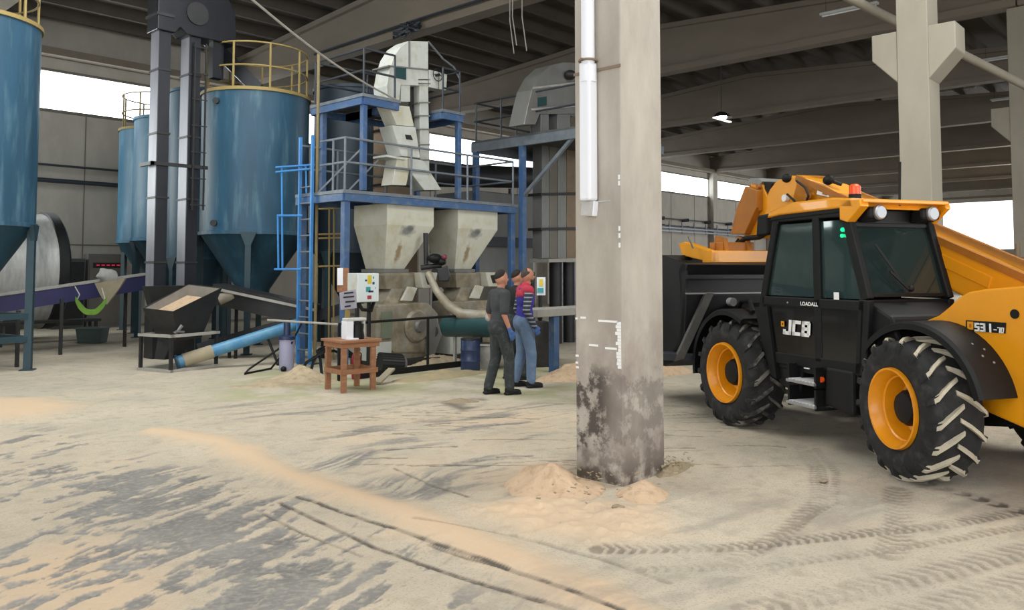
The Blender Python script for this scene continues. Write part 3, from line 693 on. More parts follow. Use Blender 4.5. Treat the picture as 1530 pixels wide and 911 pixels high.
hw = MB(); c = onY(654,112,EY-.05); hw.lathe([(.12,-.012),(.135,0),(.12,.012)], c, 'y', 16); hw.bar(c-V((.12,0,0)),c+V((.12,0,0)),.015).cyl(c-V((0,.05,0)),c+V((0,.1,0)),.03,n=8); mk('hand_wheel', hw, M['dark_metal'], t)
flat([(580,156),(612,159),(619,189),(593,187)], EY-.16, .36, t, 'chute', M['cream'])
flat([(586,187),(621,190),(628,236),(600,233)], EY-.2, .4, t, 'chute_box', M['white_mc'])
flat([(606,201),(614,202),(617,209),(608,208)], EY-.22, .02, t, 'inspection_hatch', M['dark_metal'], 0)
flat([(594,234),(616,236),(607,277),(586,276)], EY-.2, .34, t, 'spout', M['cream'])
flat([(612,236),(633,240),(660,284),(634,284),(617,262)], EY-.2, .34, t, 'spout', M['white_mc'])
flat([(577,231),(606,236),(606,239),(577,234)], EY-.25, .4, t, 'spout_collar', M['white_mc'], 0)
w_ = MB(); w_.tube([onY(640,62,EY+.2), onY(662,88,EY+.2), onY(678,100,EY+.2), onY(687,118,EY+.2), onY(688,140,EY+.2)], .02, 6); solo('power_cable', w_, M['grey_rail'], 'loose grey cable arching from the white elevator head down to the platform rail', 'cable')
# tan duct behind the platform
t = thing('tan_duct', 'dusty brown square duct standing behind the white elevator between the two platform levels', 'duct', (11.2,13.9,0))
mk('duct_body', MB().box((10.9,13.7,0),(11.75,14.2,5.3)), M['tan'], t)
for z in (3.6,4.2,4.8): mk('flange', MB().box((10.86,13.66,z),(11.79,14.24,z+.04)), M['dark_metal'], t)

# ================================================================== HOPPERS + MILLS
def rect(x0,x1,y0,y1,z): return [V((x0,y0,z)),V((x1,y0,z)),V((x1,y1,z)),V((x0,y1,z))]
def hopper_mat():
    m = mat('cream_hopper_paint_smudged', 'cfcebf', .45, col2='bbb8a4', nscale=2, col3='b9ad84', n3=(4,.5), bump=.02)
    nt = m.node_tree; N = nt.nodes; L = nt.links; p = N['Principled BSDF']; src = p.inputs['Base Color'].links[0].from_socket
    tc = N.new('ShaderNodeTexCoord'); ns = N.new('ShaderNodeTexNoise'); ns.inputs['Scale'].default_value = 9; ns.inputs['Detail'].default_value = 6; L.new(tc.outputs['Object'], ns.inputs[0])
    o0 = V((10.05,12.4,1.7))
    for (px, py, sc, col, amt) in ((606,345,(5.2,4,9.0),'5f6366',.75),(611,340,(9,5,16.0),'4d5256',.5),(594,376,(15,5,4.2),'8b6f45',.8)):
        y = 11.95+.25*(py-335)/67; c = onY(px,py,y)-o0
        mp = N.new('ShaderNodeVectorMath'); mp.operation = 'SUBTRACT'; mp.inputs[1].default_value = c; L.new(tc.outputs['Object'], mp.inputs[0])
        ml = N.new('ShaderNodeVectorMath'); ml.operation = 'MULTIPLY'; ml.inputs[1].default_value = sc; L.new(mp.outputs[0], ml.inputs[0])
        ln = N.new('ShaderNodeVectorMath'); ln.operation = 'LENGTH'; L.new(ml.outputs[0], ln.inputs[0])
        ad = N.new('ShaderNodeMath'); ad.operation = 'MULTIPLY_ADD'; ad.inputs[1].default_value = 1.6; L.new(ns.outputs[0], ad.inputs[0]); L.new(ln.outputs['Value'], ad.inputs[2])
        mr = N.new('ShaderNodeMapRange'); mr.inputs[1].default_value = 2.0; mr.inputs[2].default_value = 1.3; mr.inputs[3].default_value = 0; mr.inputs[4].default_value = amt; L.new(ad.outputs[0], mr.inputs[0])
        mx = N.new('ShaderNodeMix'); mx.data_type = 'RGBA'; L.new(mr.outputs[0], mx.inputs[0]); L.new(src, mx.inputs[6]); mx.inputs[7].default_value = (*lin(col),1); src = mx.outputs[2]
    L.new(src, p.inputs['Base Color']); return m
M['hopper'] = hopper_mat()
def hopper():
    t = thing('hopper', 'smudged cream steel hopper hanging under the platform, the one nearer the blue ladder', 'hopper', (10.05,12.4,1.7))
    mk('bin', MB().loft([rect(9.47,10.64,11.9,12.94,3.02),rect(9.47,10.64,11.9,12.94,2.62),rect(9.66,10.14,12.2,12.8,1.78)]), M['hopper'], t, bevel=.01)
    mk('outlet_flange', MB().box((9.6,12.14,1.72),(10.2,12.86,1.78)), M['galv'], t)
    # smudge and worn strip lie on the sloping front face
    def onface(px, py):
        A = V((9.47,11.9,2.62)); n = V((1,0,0)).cross(V((0,.3,-.84))).normalized()
        r = ray(px, py); return C0+r*(((A-C0).dot(n))/r.dot(n)), n
    for pl, m, nm in () if 1 else (([(589,340),(597,336),(610,336),(622,341),(617,348),(606,352),(597,350)],M['galv'],'smudge'),([(593,358),(600,357),(599,375),(596,392),(587,392),(589,374)],M['tan'],'worn_strip')):
        pts = [onface(*q) for q in pl]; n = pts[0][1]; 
        if n.y > 0: n = -n
        mk(nm, MB().prism([p for p, _ in pts], n*.004), m, t, label='dark scuffed smudge' if nm == 'smudge' else 'rusty worn strip')
    return t
M['dark_smudge'] = mat('scuffed_paint', '6d6f70', .6, col2='90928d', nscale=12)
h1 = hopper()
h2 = copy_tree(h1, loc=(h1.location.x+1.83, h1.location.y, h1.location.z)); h2['label'] = 'cream steel hopper hanging under the platform at its far end, above the two standing men'
for o in (h1, h2): o['group'] = 'cream hoppers under the platform'
for o in COL.objects:
    if o.name.startswith('smudge'): o.data.materials[0] = M['dark_smudge']
def mill():
    t = thing('hammer_mill', 'dusty grey mill under the first cream hopper, behind the black barrier rail', 'mill', (9.9,12.1,0))
    Y = 11.78
    mk('feeder_box', MB().loft([rect(9.55,10.65,12.05,12.75,1.71),rect(9.55,10.65,12.05,12.75,1.66),rect(9.62,10.5,12.1,12.7,1.4)]), M['grey_mc'], t)
    flat([(627,407),(654,407),(650,430),(632,430)], Y+.1, .3, t, 'feeder_end', M['cream'])
    flat([(636,412),(646,411),(647,424),(640,425)], Y+.08, .02, t, 'hatch_opening', M['dark_metal'], 0)
    mk('inlet_chute', MB().loft([rect(9.75,10.3,12.1,12.55,1.41),rect(9.35,10.0,11.95,12.5,1.0)]), M['grey_mc'], t)
    flat([(611,428),(624,430),(616,450),(600,449)], Y+.12, .06, t, 'chute_plate', M['cream'])
    flat([(566,455),(640,452),(655,468),(657,500),(645,528),(588,528),(566,505)], Y, .6, t, 'housing', M['grey_mc'], .03)
    c = onY(622,487,Y); mk('rotor_cover', MB().lathe([(0,-.08),(.27,-.07),(.31,-.03),(.31,.05)], c, 'y', 28), M['grey_mc'], t)
    mk('pulley_guard', MB().lathe([(.0,-.16),(.1,-.16),(.12,-.09)], c, 'y', 16), M['galv'], t)
    flat([(640,470),(652,472),(660,500),(648,535),(640,530)], Y-.1, .1, t, 'side_guard', M['galv'])
    mk('bearing', MB().cyl(onY(645,495,Y-.05),onY(645,495,Y+.1),.13,n=14), M['dark_metal'], t)
    flat([(586,526),(642,526),(648,546),(578,546)], Y+.02, .5, t, 'pedestal', M['grey_mc'], .01)
    mk('base_frame', MB().box((9.1,11.55,0),(10.5,12.5,.1)), M['dark_metal'], t)
    mk('door_panel', MB().box((9.2,11.66,.52),(9.42,11.72,1.0)), mat('green_grey_panel','6f7663',.6,col2='5c6352'), t, label='green grey door panel')
    mk('door_frame', MB().box((9.14,11.72,.45),(9.5,11.78,1.07)), M['grey_mc'], t)
    mk('cabinet_skirt', MB().box((9.1,11.72,.1),(9.45,12.2,.45)), M['white_mc'], t)
    return t
m1 = mill()
m2 = copy_tree(m1, loc=(m1.location.x+1.83, m1.location.y, 0)); m2['label'] = 'pale dusty hammer mill under the second cream hopper, partly hidden by the standing men'
for o in (m1, m2): o['group'] = 'hammer mills'
t = thing('electric_motor', 'round dark electric motor lying low beside the first mill, right of the wooden table', 'motor', (8.9,11.2,0))
a = D(567,542,14.0); b = D(600,544,14.2)
mk('motor_body', MB().cyl(a, b, .17, n=20), M['dark_metal'], t)
mk('fan_cover', MB().cyl(b, b+(b-a).normalized()*.06, .15, .12, n=20), M['galv'], t)
mb = MB()
for k in range(12):
    u = (b-a).normalized(); q = u.cross(V((0,0,1))); an = PI*k/11; n = q*math.cos(an)+V((0,0,1))*math.sin(an); mb.bar(a+n*.175, b+n*.175, .012, .02)
mk('cooling_fin', mb, M['dark_metal'], t)
c = (a+b)/2; mk('foot', MB().box((c.x-.18,c.y-.16,0),(c.x+.18,c.y+.16,c.z-.12)), M['dark_metal'], t)
# spout pipe and screw conveyor
t = thing('discharge_pipe', 'curved dusty grey pipe running down from the first mill towards the teal screw conveyor', 'pipe', (11,12,0))
mk('pipe', MB().tube([D(640,408,15.2),D(652,434,15.0),D(668,455,14.9),D(688,469,14.8),D(718,473,14.6),D(742,470,14.4)], [.07,.07,.09,.1,.12,.13], 12), M['grey_mc'], t)
mk('elbow_boot', MB().ball(D(738,474,14.4), .14, (1.3,1,.9)), M['sack'], t)
t = thing('screw_conveyor', 'dark teal screw conveyor trough behind the barrier rail, beside the man in charcoal', 'conveyor', (10.5,10.9,0))
a = D(668,487,15.1); b = D(752,487,14.3)
mk('trough', MB().cyl(a, b, .2, n=18), M['teal_screw'], t); mk('end_plate', MB().cyl(b, b+(b-a).normalized()*.03, .23, n=18), M['dark_metal'], t)
for s in (.15,.5,.85): c = a.lerp(b, s); mk('leg', MB().bar((c.x,c.y,0),(c.x,c.y,c.z-.15),.05), M['pale_edge'], t)
c = a.lerp(b,.4); mk('strut', MB().bar((c.x-.1,c.y-.1,c.z-.1),(c.x+.35,c.y-.3,.05),.025), M['pale_edge'], t)
# barrier rail
t = thing('barrier_rail', 'thin black barrier rail standing on the floor in front of the first mill', 'barrier', (9.5,10.77,0))
mk('top_rail', MB().tube([V((7.6,10.77,.9)),V((9.5,10.77,.92)),V((10.85,10.77,.93))], .022, 8), M['black'], t)
mk('post', MB().cyl((9.5,10.77,0),(9.5,10.77,.92),.025,n=8), M['black'], t)
mk('post', MB().cyl((7.62,10.77,0),(7.62,10.77,.9),.025,n=8), M['black'], t); mk('post', MB().cyl((10.84,10.77,0),(10.84,10.77,.93),.025,n=8), M['black'], t)
mk('kick_board', MB().box((7.9,10.72,0),(10.6,10.76,.1)), M['black'], t)
mk('side_rail', MB().tube([V((7.6,10.77,.9)),V((7.25,12.3,.92))],.018,6), M['pale_edge'], t)
# motor and chain bundle hanging between hoppers
t = thing('slide_gate_drive', 'small dark valve drive with a hanging black bag between the two cream hoppers', 'valve', (11.0,12.0,1.5))
mk('drive_tube', MB().cyl(D(636,348,15.6),D(637,395,15.6),.05,n=10).cyl(D(629,400,15.6),D(660,396,15.6),.05,n=10), M['dark_metal'], t)
mk('drive_motor', MB().ball(D(650,386,15.5), .16, (1,.8,.6)).ball(D(660,391,15.5),.09,(1,1,.8)), M['black'], t)
mk('bag', MB().prism([D(x,y,15.4) for x, y in ((652,402),(668,397),(673,414),(670,421),(655,420))], F*.14).rough(.02,6), M['dark_metal'], t, bevel=.02)
mk('drive_cap', MB().ball(D(664,384,15.45), .055), mat('dull_red_cap','6e2b38',.5), t)

# ================================================================== CONTROL PANEL, SIGNS
p = D(533,452,13.0); X0, Y0_, Zb, Zt = p.x, p.y, p.z, Zat(408,13.0)
t = thing('control_cabinet', 'white control cabinet with yellow and teal diagram on its door, behind the wooden table', 'control cabinet', (X0+.2, Y0_+.14, 0))
mk('enclosure', MB().box((X0,Y0_,Zb),(X0+.44,Y0_+.26,Zt)), M['white_mc'], t, bevel=.01)
d_ = mk('cabinet_door', MB().box((X0+.01,Y0_-.015,Zb+.01),(X0+.43,Y0_,Zt-.01)), mat('white_enamel','dfe8ea',.35), t, bevel=.004)
def dec(x0,z0,x1,z1,m,nm): mk(nm, MB().box((X0+x0,Y0_-.019,Zb+z0),(X0+x1,Y0_-.015,Zb+z1)), m, d_)
ye = mat('yellow_ink','d8c23a',.6); te = mat('teal_ink','3f9aa0',.6); re_ = mat('red_ink','a83a48',.6); nk = mat('navy_ink','2b4660',.6)
dec(.20,.30,.28,.44,ye,'diagram_mark'); dec(.15,.34,.19,.37,nk,'diagram_mark'); dec(.30,.29,.34,.33,nk,'diagram_mark'); dec(.17,.17,.26,.25,te,'diagram_mark'); dec(.22,.16,.32,.19,nk,'diagram_mark'); dec(.31,.38,.33,.42,te,'diagram_mark'); dec(.20,.05,.28,.11,re_,'diagram_mark'); dec(.36,.22,.37,.24,nk,'diagram_mark')
mk('stand_leg', MB().box((X0+.06,Y0_+.08,0),(X0+.11,Y0_+.13,Zb)).box((X0+.3,Y0_+.08,0),(X0+.35,Y0_+.13,Zb)), M['dark_metal'], t)
mk('cable_loop', MB().tube([V((X0+.1,Y0_+.1,Zb)),V((X0+.15,Y0_+.05,Zb-.12)),V((X0+.33,Y0_+.05,Zb-.14)),V((X0+.42,Y0_+.1,Zb))],.03,8), M['black'], t)
q = PXa-.0
t = thing('notice_board', 'brown wooden board with a white sheet of paper, fixed to the front platform post', 'notice board', (8.4,11.6,1.4))
def face(px0,px1,py0,py1,d,th): return MB().prism([D(px0,py0,d),D(px1,py0,d),D(px1,py1,d),D(px0,py1,d)], F*th)
mk('board', face(503.5,521,400,436,13.98,.03), M['wood'], t); mk('bracket', MB().bar(D(518,404,14.0),V((PXa+.05,PYa+.03,Zat(404,14.1))),.03).bar(D(518,430,14.0),V((PXa+.05,PYa+.03,Zat(430,14.1))),.03), M['dark_rail'], t)
mk('paper_sheet', face(504,512.5,400,426,13.965,.012), M['paper'], t)
t = thing('sign_plate', 'small tilted grey plate with rows of dark lettering on a wooden stick above the table', 'sign', D(519,480,12.25))
mk('plate', MB().prism([D(507,437,12.2),D(531,432,12.25),D(533,460,12.25),D(509,463,12.2)], F*.02), mat('lavender_grey_plate','9a98a4',.6,col2='85838e'), t)
for k, (y, a_, b_) in enumerate(((437,514,528),(443,513,529),(450,516,530),(457,515,524))):
    mk('lettering', MB().prism([D(a_,y,12.185),D(b_,y-1.5,12.185),D(b_,y+.8,12.185),D(a_,y+2.3,12.185)], F*.008), M['black'], t)
sp = D(519,462,12.25); mk('stick', MB().bar(sp, D(519,500,12.25), .08, .03), M['yellow_rail'], t)

# ================================================================== WORK TABLE
TY = HEAD-PI/2+math.radians(40); ta = G(513,587)
t = thing('work_table', 'small brown plywood work table with a lower shelf rail, standing in front of the mill', 'table', (ta.x, ta.y, 0), TY)
L_ = .5
mk('table_top', MB().box((-.07,-.07,.715),(L_+.09,L_+.09,.75)), M['wood'], t, world=False, bevel=.004)
for x in (0, L_-.02):
    for y in (0, L_-.02): mk('leg', MB().box((x-.035,y-.02,-.015),(x+.045,y+.03,.715)), M['wood'], t, world=False, bevel=.004)
for a, b in (((-.05,-.035,.64),(L_+.07,-.02,.715)),((-.05,L_+.01,.64),(L_+.07,L_+.03,.715)),((-.05,-.02,.64),(-.035,L_,.715)),((L_+.03,-.02,.64),(L_+.05,L_,.715))): mk('apron', MB().box(a,b), M['wood'], t, world=False)
for a, b in (((-.04,-.035,.26),(L_+.05,-.02,.33)),((-.04,L_+.01,.26),(L_+.05,L_+.03,.33)),((-.05,-.02,.26),(-.035,L_,.33)),((L_+.025,-.02,.26),(L_+.045,L_,.33))): mk('stretcher', MB().box(a,b), M['wood'], t, world=False)
c = D(530,506,11.95); c.z = .75
t = thing('bench_scale_press', 'small white and black bench device standing on the brown work table', 'device', c, TY)
mk('side_body', MB().box((-.17,-.06,0),(-.05,.1,.27)), M['paper'], t, world=False, bevel=.01)
mk('top_arm', MB().box((-.17,-.06,.27),(.16,.08,.31)), M['white_mc'], t, world=False, bevel=.008)
mk('jug', MB().lathe([(0,0),(.095,0),(.1,.03),(.085,.12),(.09,.22),(0,.23)],(.05,0,.0),n=20), M['black'], t, world=False)
mk('column', MB().box((.13,-.02,0),(.165,.03,.27)), M['white_mc'], t, world=False)
mk('base_plate', MB().box((-.17,-.12,0),(.0,-.02,.02)), M['paper'], t, world=False)
# red extinguisher under the table
c = G(532,566)
t = thing('fire_extinguisher', 'dark red extinguisher standing behind the legs of the brown table', 'fire extinguisher', (c.x,c.y,0))
mk('cylinder_body', MB().lathe([(0,0),(.07,0),(.075,.05),(.075,.36),(.04,.43),(.02,.45),(0,.45)],n=16), mat('deep_red_paint','8e1f2b',.35), t, world=False); mk('valve', MB().box((-.02,-.015,.45),(.07,.015,.49)).tube([(.02,0,.46),(.1,0,.4),(.09,0,.15)],.01,6), M['black'], t, world=False)

M['palesaw'] = mat('pale_sawdust', 'b5a489', .98, col2='9b8c72', nscale=7, col3='77694f', n3=(12,.5), bump=.6, bscale=40)
# ================================================================== PILES
def pile(name, c, rx, ry, h, m, label, cat='pile', yaw=0, seed=0, peaks=()):
    n = 46; mb = MB(); vs = []; fs = []; ca, sa = math.cos(yaw), math.sin(yaw)
    for j in range(n+1):
        for i in range(n+1):
            u = i/n*2-1; v = j/n*2-1
            rr = max(abs(u),abs(v)); q = math.hypot(u,v) or 1; s = rr/q; uu, vv = u*s, v*s
            e = 1+.25*(mnoise.noise(V((uu/ (math.hypot(uu,vv)+.01)*1.3, vv/(math.hypot(uu,vv)+.01)*1.3, seed*3.1))))
            x, y = uu*rx*e, vv*ry*e; r2 = uu*uu+vv*vv
            z = h*max(0, 1-math.sqrt(r2))**.9
            for (a, b, hh, w) in peaks: z += hh*math.exp(-(((x-a)**2+(y-b)**2)/w**2))*(1-r2)
            z *= 1+.5*mnoise.noise(V((x*4,y*4,seed))); z += .03*h/.2*mnoise.noise(V((x*14,y*14,seed)))*(1-r2)
            vs.append(V((c[0]+x*ca-y*sa, c[1]+x*sa+y*ca, -.03+ (z+.03 if r2 < .999 else 0))))
    for j in range(n):
        for i in range(n): a = j*(n+1)+i; fs.append((a,a+1,a+n+2,a+n+1))
    mb.add(vs, fs, True); return setp(mk(name, mb, m, angle=80), label, cat, kind='stuff')
c = G(872,733); pile('sawdust_pile', (c.x-.12, c.y+.22), .42, .42, .16, M['sawdust'], 'heap of peach coloured sawdust against the left face of the large pillar', seed=2, peaks=((.05,.18,.12,.2),))
c = G(955,745); pile('sawdust_pile', (c.x+.12, c.y+.05), .34, .2, .10, M['sawdust'], 'low ridge of peach sawdust at the near corner of the large pillar', yaw=.5, seed=5)
c = G(1012,708); pile('wood_chip_pile', (c.x+.1, c.y+.1), .34, .1, .07, M['chips'], 'scatter of dark wood chips at the right foot of the large pillar', yaw=.2, seed=8)
c = G(450,572); pile('sawdust_pile', (c.x+.1,c.y+.25), .7, .4, .13, M['palesaw'], 'heap of pale pink sawdust on the floor left of the brown table', seed=11, peaks=((.1,.1,.12,.25),), yaw=-.7)
c = G(410,576); pile('dust_pile', (c.x,c.y), .7, .2, .04, M['palesaw'], 'low dark spread of dust left of the brown table', seed=12, yaw=-.7)
c = G(655,566); pile('dust_pile', (c.x+.25,c.y+.2), 1.1, .35, .1, M['dustpile'], 'yellowish dust heaped along the foot of the barrier rail', seed=13, yaw=0.)
c = G(848,558); pile('sawdust_pile', (c.x+.3,c.y+.0), .8, .4, .22, M['palesaw'], 'bank of sawdust behind the blue slab leg, left of the large pillar', seed=14, yaw=0.3)
c = G(1020,585); pile('sawdust_pile', (11.2,7.9), 1.5, .5, .5, M['sawdust'], 'brown sawdust bank on the floor beneath the black loader bucket', seed=15, yaw=-.4)
c = G(690,600); pile('dust_pile', (c.x,c.y), .25, .12, .05, M['chips'], 'small dark dirt patch on the floor in front of the men', seed=16, yaw=-.7)
def stone(px, py, s, label, seed):
    c = G(px,py); solo('wood_scrap', MB().ball((c.x,c.y,s*.25), s, (1,.6,.3)).rough(s*.3, 9, seed), M['chips'], label, 'scrap')
stone(927,761,.07,'flat brown scrap of wood lying in front of the sawdust at the large pillar',1)
stone(1230,720,.05,'small dark scrap on the floor between the pillar and the near loader wheel',2)
mb = MB(); rnd = random.Random(5)
for k in range(90):
    g = G(rnd.gauss(890,40), rnd.gauss(725,22)); 
    if g.x > 5.5 and g.y > 3.8: continue
    mb.cbox((g.x,g.y,.07+rnd.random()*.06),(rnd.uniform(.01,.05),rnd.uniform(.005,.02),.006), Matrix.Rotation(rnd.random()*6,3,'Z') @ Matrix.Rotation(rnd.random()-.5,3,'X'))
o = solo('wood_shavings', mb, M['chips'], 'loose wood shavings strewn over the sawdust at the large pillar', 'shavings'); o['kind'] = 'stuff'
mb = MB()
for k in range(60):
    g = G(rnd.gauss(1015,18), rnd.gauss(707,7)); mb.cbox((g.x+.1,g.y+.1,.05+rnd.random()*.03),(rnd.uniform(.01,.05),rnd.uniform(.005,.02),.006), Matrix.Rotation(rnd.random()*6,3,'Z') @ Matrix.Rotation(rnd.random()-.5,3,'X'))
o = solo('wood_shavings', mb, M['dustpile'], 'loose pale shavings at the right foot of the large pillar', 'shavings'); o['kind'] = 'stuff'

c = G(668,547); pile('dust_pile', (c.x+.35,c.y+.75), .8, .35, .14, M['palesaw'], 'clumpy pale dust on the floor behind the barrier rail, right of the first mill', seed=21)
a = G(575,566); solo('wooden_plank', MB().bar(V((a.x-.5,a.y-.45,.03)), V((a.x-.1,a.y-.3,.2)), .12, .03), M['beige'], 'short pale wooden plank leaning behind the right leg of the brown table', 'plank')
mb = MB(); rnd = random.Random(4)
for k in range(3): solo('floor_hose', MB().tube([V((7.1+k*.25,11.2,.02)),V((7.5+k*.2,11.5+.1*k,.25)),V((8.1,11.9+.1*k,.35)),V((8.6,12.3,.3+.1*k)),V((9.1,12.2,.1))], .025, 8), M['black'], ['lowest of three black hoses between the blue ladder and the mill','middle one of three black hoses between the blue ladder and the mill','topmost of three black hoses between the blue ladder and the mill'][k], 'hose', 'black hoses beside the mill')
# ================================================================== LEFT MACHINERY
SY = HEAD-PI/2+math.radians(62); sa_ = G(255,557)
t = thing('feed_hopper', 'open black steel feed hopper with sawdust inside, standing on its own low frame', 'hopper', (sa_.x, sa_.y, 0), SY)
rim = [V((-.02,-.05,1.06)),V((1.05,-.05,1.44)),V((1.05,.85,1.5)),V((-.04,.72,1.1))]
bot = [V((.2,.12,.52)),V((.75,.12,.55)),V((.75,.6,.55)),V((.2,.58,.52))]
cc = V((.5,.38,0)); inr = [V((cc.x+(p.x-cc.x)*.955, cc.y+(p.y-cc.y)*.95, p.z-.004)) for p in rim]; inb = [V((cc.x+(p.x-cc.x)*.93, cc.y+(p.y-cc.y)*.93, p.z+.12)) for p in bot]
mb = MB(); vs = rim+bot+inr+inb; fs = []
for k in range(4):
    k2 = (k+1)%4; fs += [(k,k2,k2+4,k+4)[::-1],(k+8,k2+8,k2+12,k+12),(k,k2,k2+8,k+8)]
fs += [(4,5,6,7)[::-1],(12,13,14,15)]; mb.add(vs, fs); mk('bin', mb, M['dark_metal'], t, world=False, bevel=.006)
mb = MB(); ia = [V((cc.x+(p.x-cc.x)*.99,cc.y+(p.y-cc.y)*.985,p.z-.012)) for p in inr]; ib = [V((cc.x+(p.x-cc.x)*.97,cc.y+(p.y-cc.y)*.97,p.z)) for p in inb]; mb.add(ia+ib,[(0,1,5,4),(1,2,6,5),(2,3,7,6),(3,0,4,7)]); mk('bin_lining', mb, M['liner'], t, world=False)
fl = [p.lerp(q,.25) for p, q in zip(inr, inb)]; mb = MB(); mb.loft([[V((cc.x+(p.x-cc.x)*.98,cc.y+(p.y-cc.y)*.98,p.z)) for p in fl],[V((cc.x+(p.x-cc.x)*.6,cc.y+(p.y-cc.y)*.6,p.z-.05)) for p in fl]]); mk('sawdust_fill', mb, M['sawdust'], t, world=False, label='pinkish sawdust lying in the bin')
fz = .6
for x in (0,.98):
    for y in (0,.78): mk('leg', MB().box((x-.025,y-.025,0),(x+.025,y+.025,fz)), M['dark_metal'], t, world=False)
for a, b in (((-.05,-.03,fz),(1.03,.03,fz+.05)),((-.05,.75,fz),(1.03,.81,fz+.05)),((-.03,-.03,fz),(.03,.81,fz+.05)),((.95,-.03,fz),(1.01,.81,fz+.05))): mk('top_rail', MB().box(a,b), M['pale_edge'], t, world=False)
for a, b in (((-.05,-.03,0),(1.03,.03,.05)),((-.03,-.03,0),(.03,.81,.05)),((-.05,.75,0),(1.03,.81,.05))): mk('base_rail', MB().box(a,b), M['pale_edge'], t, world=False)
mk('gate_lever', MB().cyl((.15,.1,.66),(.25,.05,.8),.04,n=8).cyl((.1,.02,.7),(.3,.05,.68),.02,n=6), M['galv'], t, world=False)
mk('outlet_spout', MB().loft([[V((.2,.2,.56)),V((.7,.2,.56)),V((.7,.6,.56)),V((.2,.6,.56))],[V((.1,.3,.2)),V((.4,.3,.2)),V((.4,.55,.2)),V((.1,.55,.2))]]), M['dark_metal'], t, world=False)
t = thing('screw_auger', 'light blue tube auger rising from under the black feed hopper to the right', 'auger', G(300,545))
a = D(266,541,14.25); b = D(445,484,15.4)
mk('tube', MB().cyl(a, b, .11, n=18), M['bluepipe'], t); c = a.lerp(b,.18); mk('pale_sleeve', MB().cyl(a.lerp(b,.04),a.lerp(b,.27),.122,n=18), M['beige'], t, label='dusty cream sleeve'); mk('end_flange', MB().cyl(a-(b-a).normalized()*.03,a,.14,n=18), M['blue_silo'], t)
c = a.lerp(b,.72); mk('prop', MB().bar(c, V((c.x+.1,c.y-.25,.03)), .035).ball((c.x+.1,c.y-.27,.05),.05), M['dark_metal'], t)
t = thing('belt_conveyor', 'long dark belt conveyor sloping behind the blue ladder foot and the large silo leg', 'conveyor', (9,15.3,0))
for k, (a, b, w_, h_, m_) in enumerate(((D(325,438,16.2),D(470,470,15.9),.5,.4,'dark_metal'),(D(300,520,16.2),D(515,460,16.2),.3,.22,'black_tower'))):
    mk('belt_frame', MB().bar(a, b, w_, h_), M[m_], t)
    for s in (.2,.85):
        c = a.lerp(b,s); mk('leg', MB().bar((c.x,c.y,0),(c.x,c.y,c.z-.1),.05), M['dark_metal'], t)
mk('side_strip', MB().bar(D(325,432,15.9),D(470,463,15.6),.02,.05), M['pale_edge'], t)
mk('drive_motor', MB().cyl(D(330,447,16),D(352,440,16),.14,n=14), M['grey_mc'], t)
for k, (x, y) in enumerate(((8.7,14.6),(10.2,14.9))):
    pass
# canister
c = G(428,553)
t = thing('canister', 'pale lavender cylindrical canister with blue cap beside the foot of the blue ladder', 'canister', (c.x,c.y,0))
mk('canister_body', MB().lathe([(0,0),(.12,0),(.125,.02),(.13,.55),(0,.56)],n=22), mat('lavender_plastic','a3a2c0',.5), t, world=False); mk('cap', MB().lathe([(.15,.54),(.15,.6),(.06,.62),(.06,.85),(0,.85)],n=18), M['drum_blue'], t, world=False)
mk('valve', MB().ball((-.12,-.1,.04),.05), M['black'], t, world=False)
solo('hose', MB().tube([D(452,480,14.9),D(436,512,14.2),V((*G(405,552).xy,.02)),V((*G(365,560).xy,.02)),V((*G(372,553).xy,.02)),D(418,520,14.3),D(430,500,14.5)], .018, 8), M['black'], 'thin black hose looped on the floor between the auger and the canister', 'hose')
# violet conveyor
t = thing('inclined_conveyor', 'violet painted inclined conveyor with dusty top edge, in front of the silver wrapped drum', 'conveyor', (6,18.3,0))
a = D(-60,462,15.9); b = D(222,420,19.0)
mk('trough', MB().bar(a, b, .45, .34), M['purple'], t); mk('top_edge', MB().bar(a+V((0,0,.18)), b+V((0,0,.18)), .5, .03), M['pale_edge'], t)
for px, py in ((90,530),(25,548)):
    g = G(px,py); s = 0.54 if px == 90 else .27; c = a.lerp(b, s); mk('leg', MB().bar((g.x,g.y,0),(g.x,g.y,c.z-.1),.06), M['dark_metal'], t)
c = a.lerp(b,.86); mk('leg', MB().bar((c.x,c.y,0),(c.x,c.y,c.z-.1),.06), M['dark_metal'], t)
c = D(160,412,17.9); o = solo('plastic_bag', MB().ball(c, .2, (1.1,.8,.8), 18, 12).rough(.07, 6, 3), M['sack'], 'crumpled white plastic bag lying on the violet conveyor', 'bag')
t = thing('draped_cloth', 'beige cloth draped over the violet conveyor and hanging to a point below it', 'cloth', D(165,425,17.6))
q = D(165,425,17.45); mk('cloth', MB().prism([D(x,y,17.45) for x, y in ((141,423),(188,415),(178,432),(160,456),(150,440))], F*.06).rough(.03,5,2), M['beige'], t)
t = thing('green_sling', 'bright green fabric sling hanging under the violet conveyor', 'sling', D(135,460,16.8))
pts = []; 
mb = MB(); n = 12; top = []; bt = []
for k in range(n+1):
    u = k/n; x = 113+u*46; sag = math.sin(PI*u)
    top.append((x, 447+16*sag-4*(1-sag))); bt.append((x, 451+20*sag**.6+(0)))
vs = []
for (x, y), (x2, y2) in zip(top, bt): vs += [D(x,y,16.9), D(x2,y2,16.9), D(x2,y2,17.15), D(x,y,17.15)]
fs = []
for k in range(n):
    b0 = k*4
    for j in range(4): fs.append((b0+j, b0+(j+1)%4, b0+4+(j+1)%4, b0+4+j))
mb.add(vs, fs, True); mk('fabric', mb.rough(.02,6), M['green'], t)
mk('strap', MB().tube([D(112,428,17.0),D(119,440,16.95),D(114,450,16.95)],.012,6).tube([D(158,450,16.95),D(152,430,17.0)],.012,6), M['sack'], t)
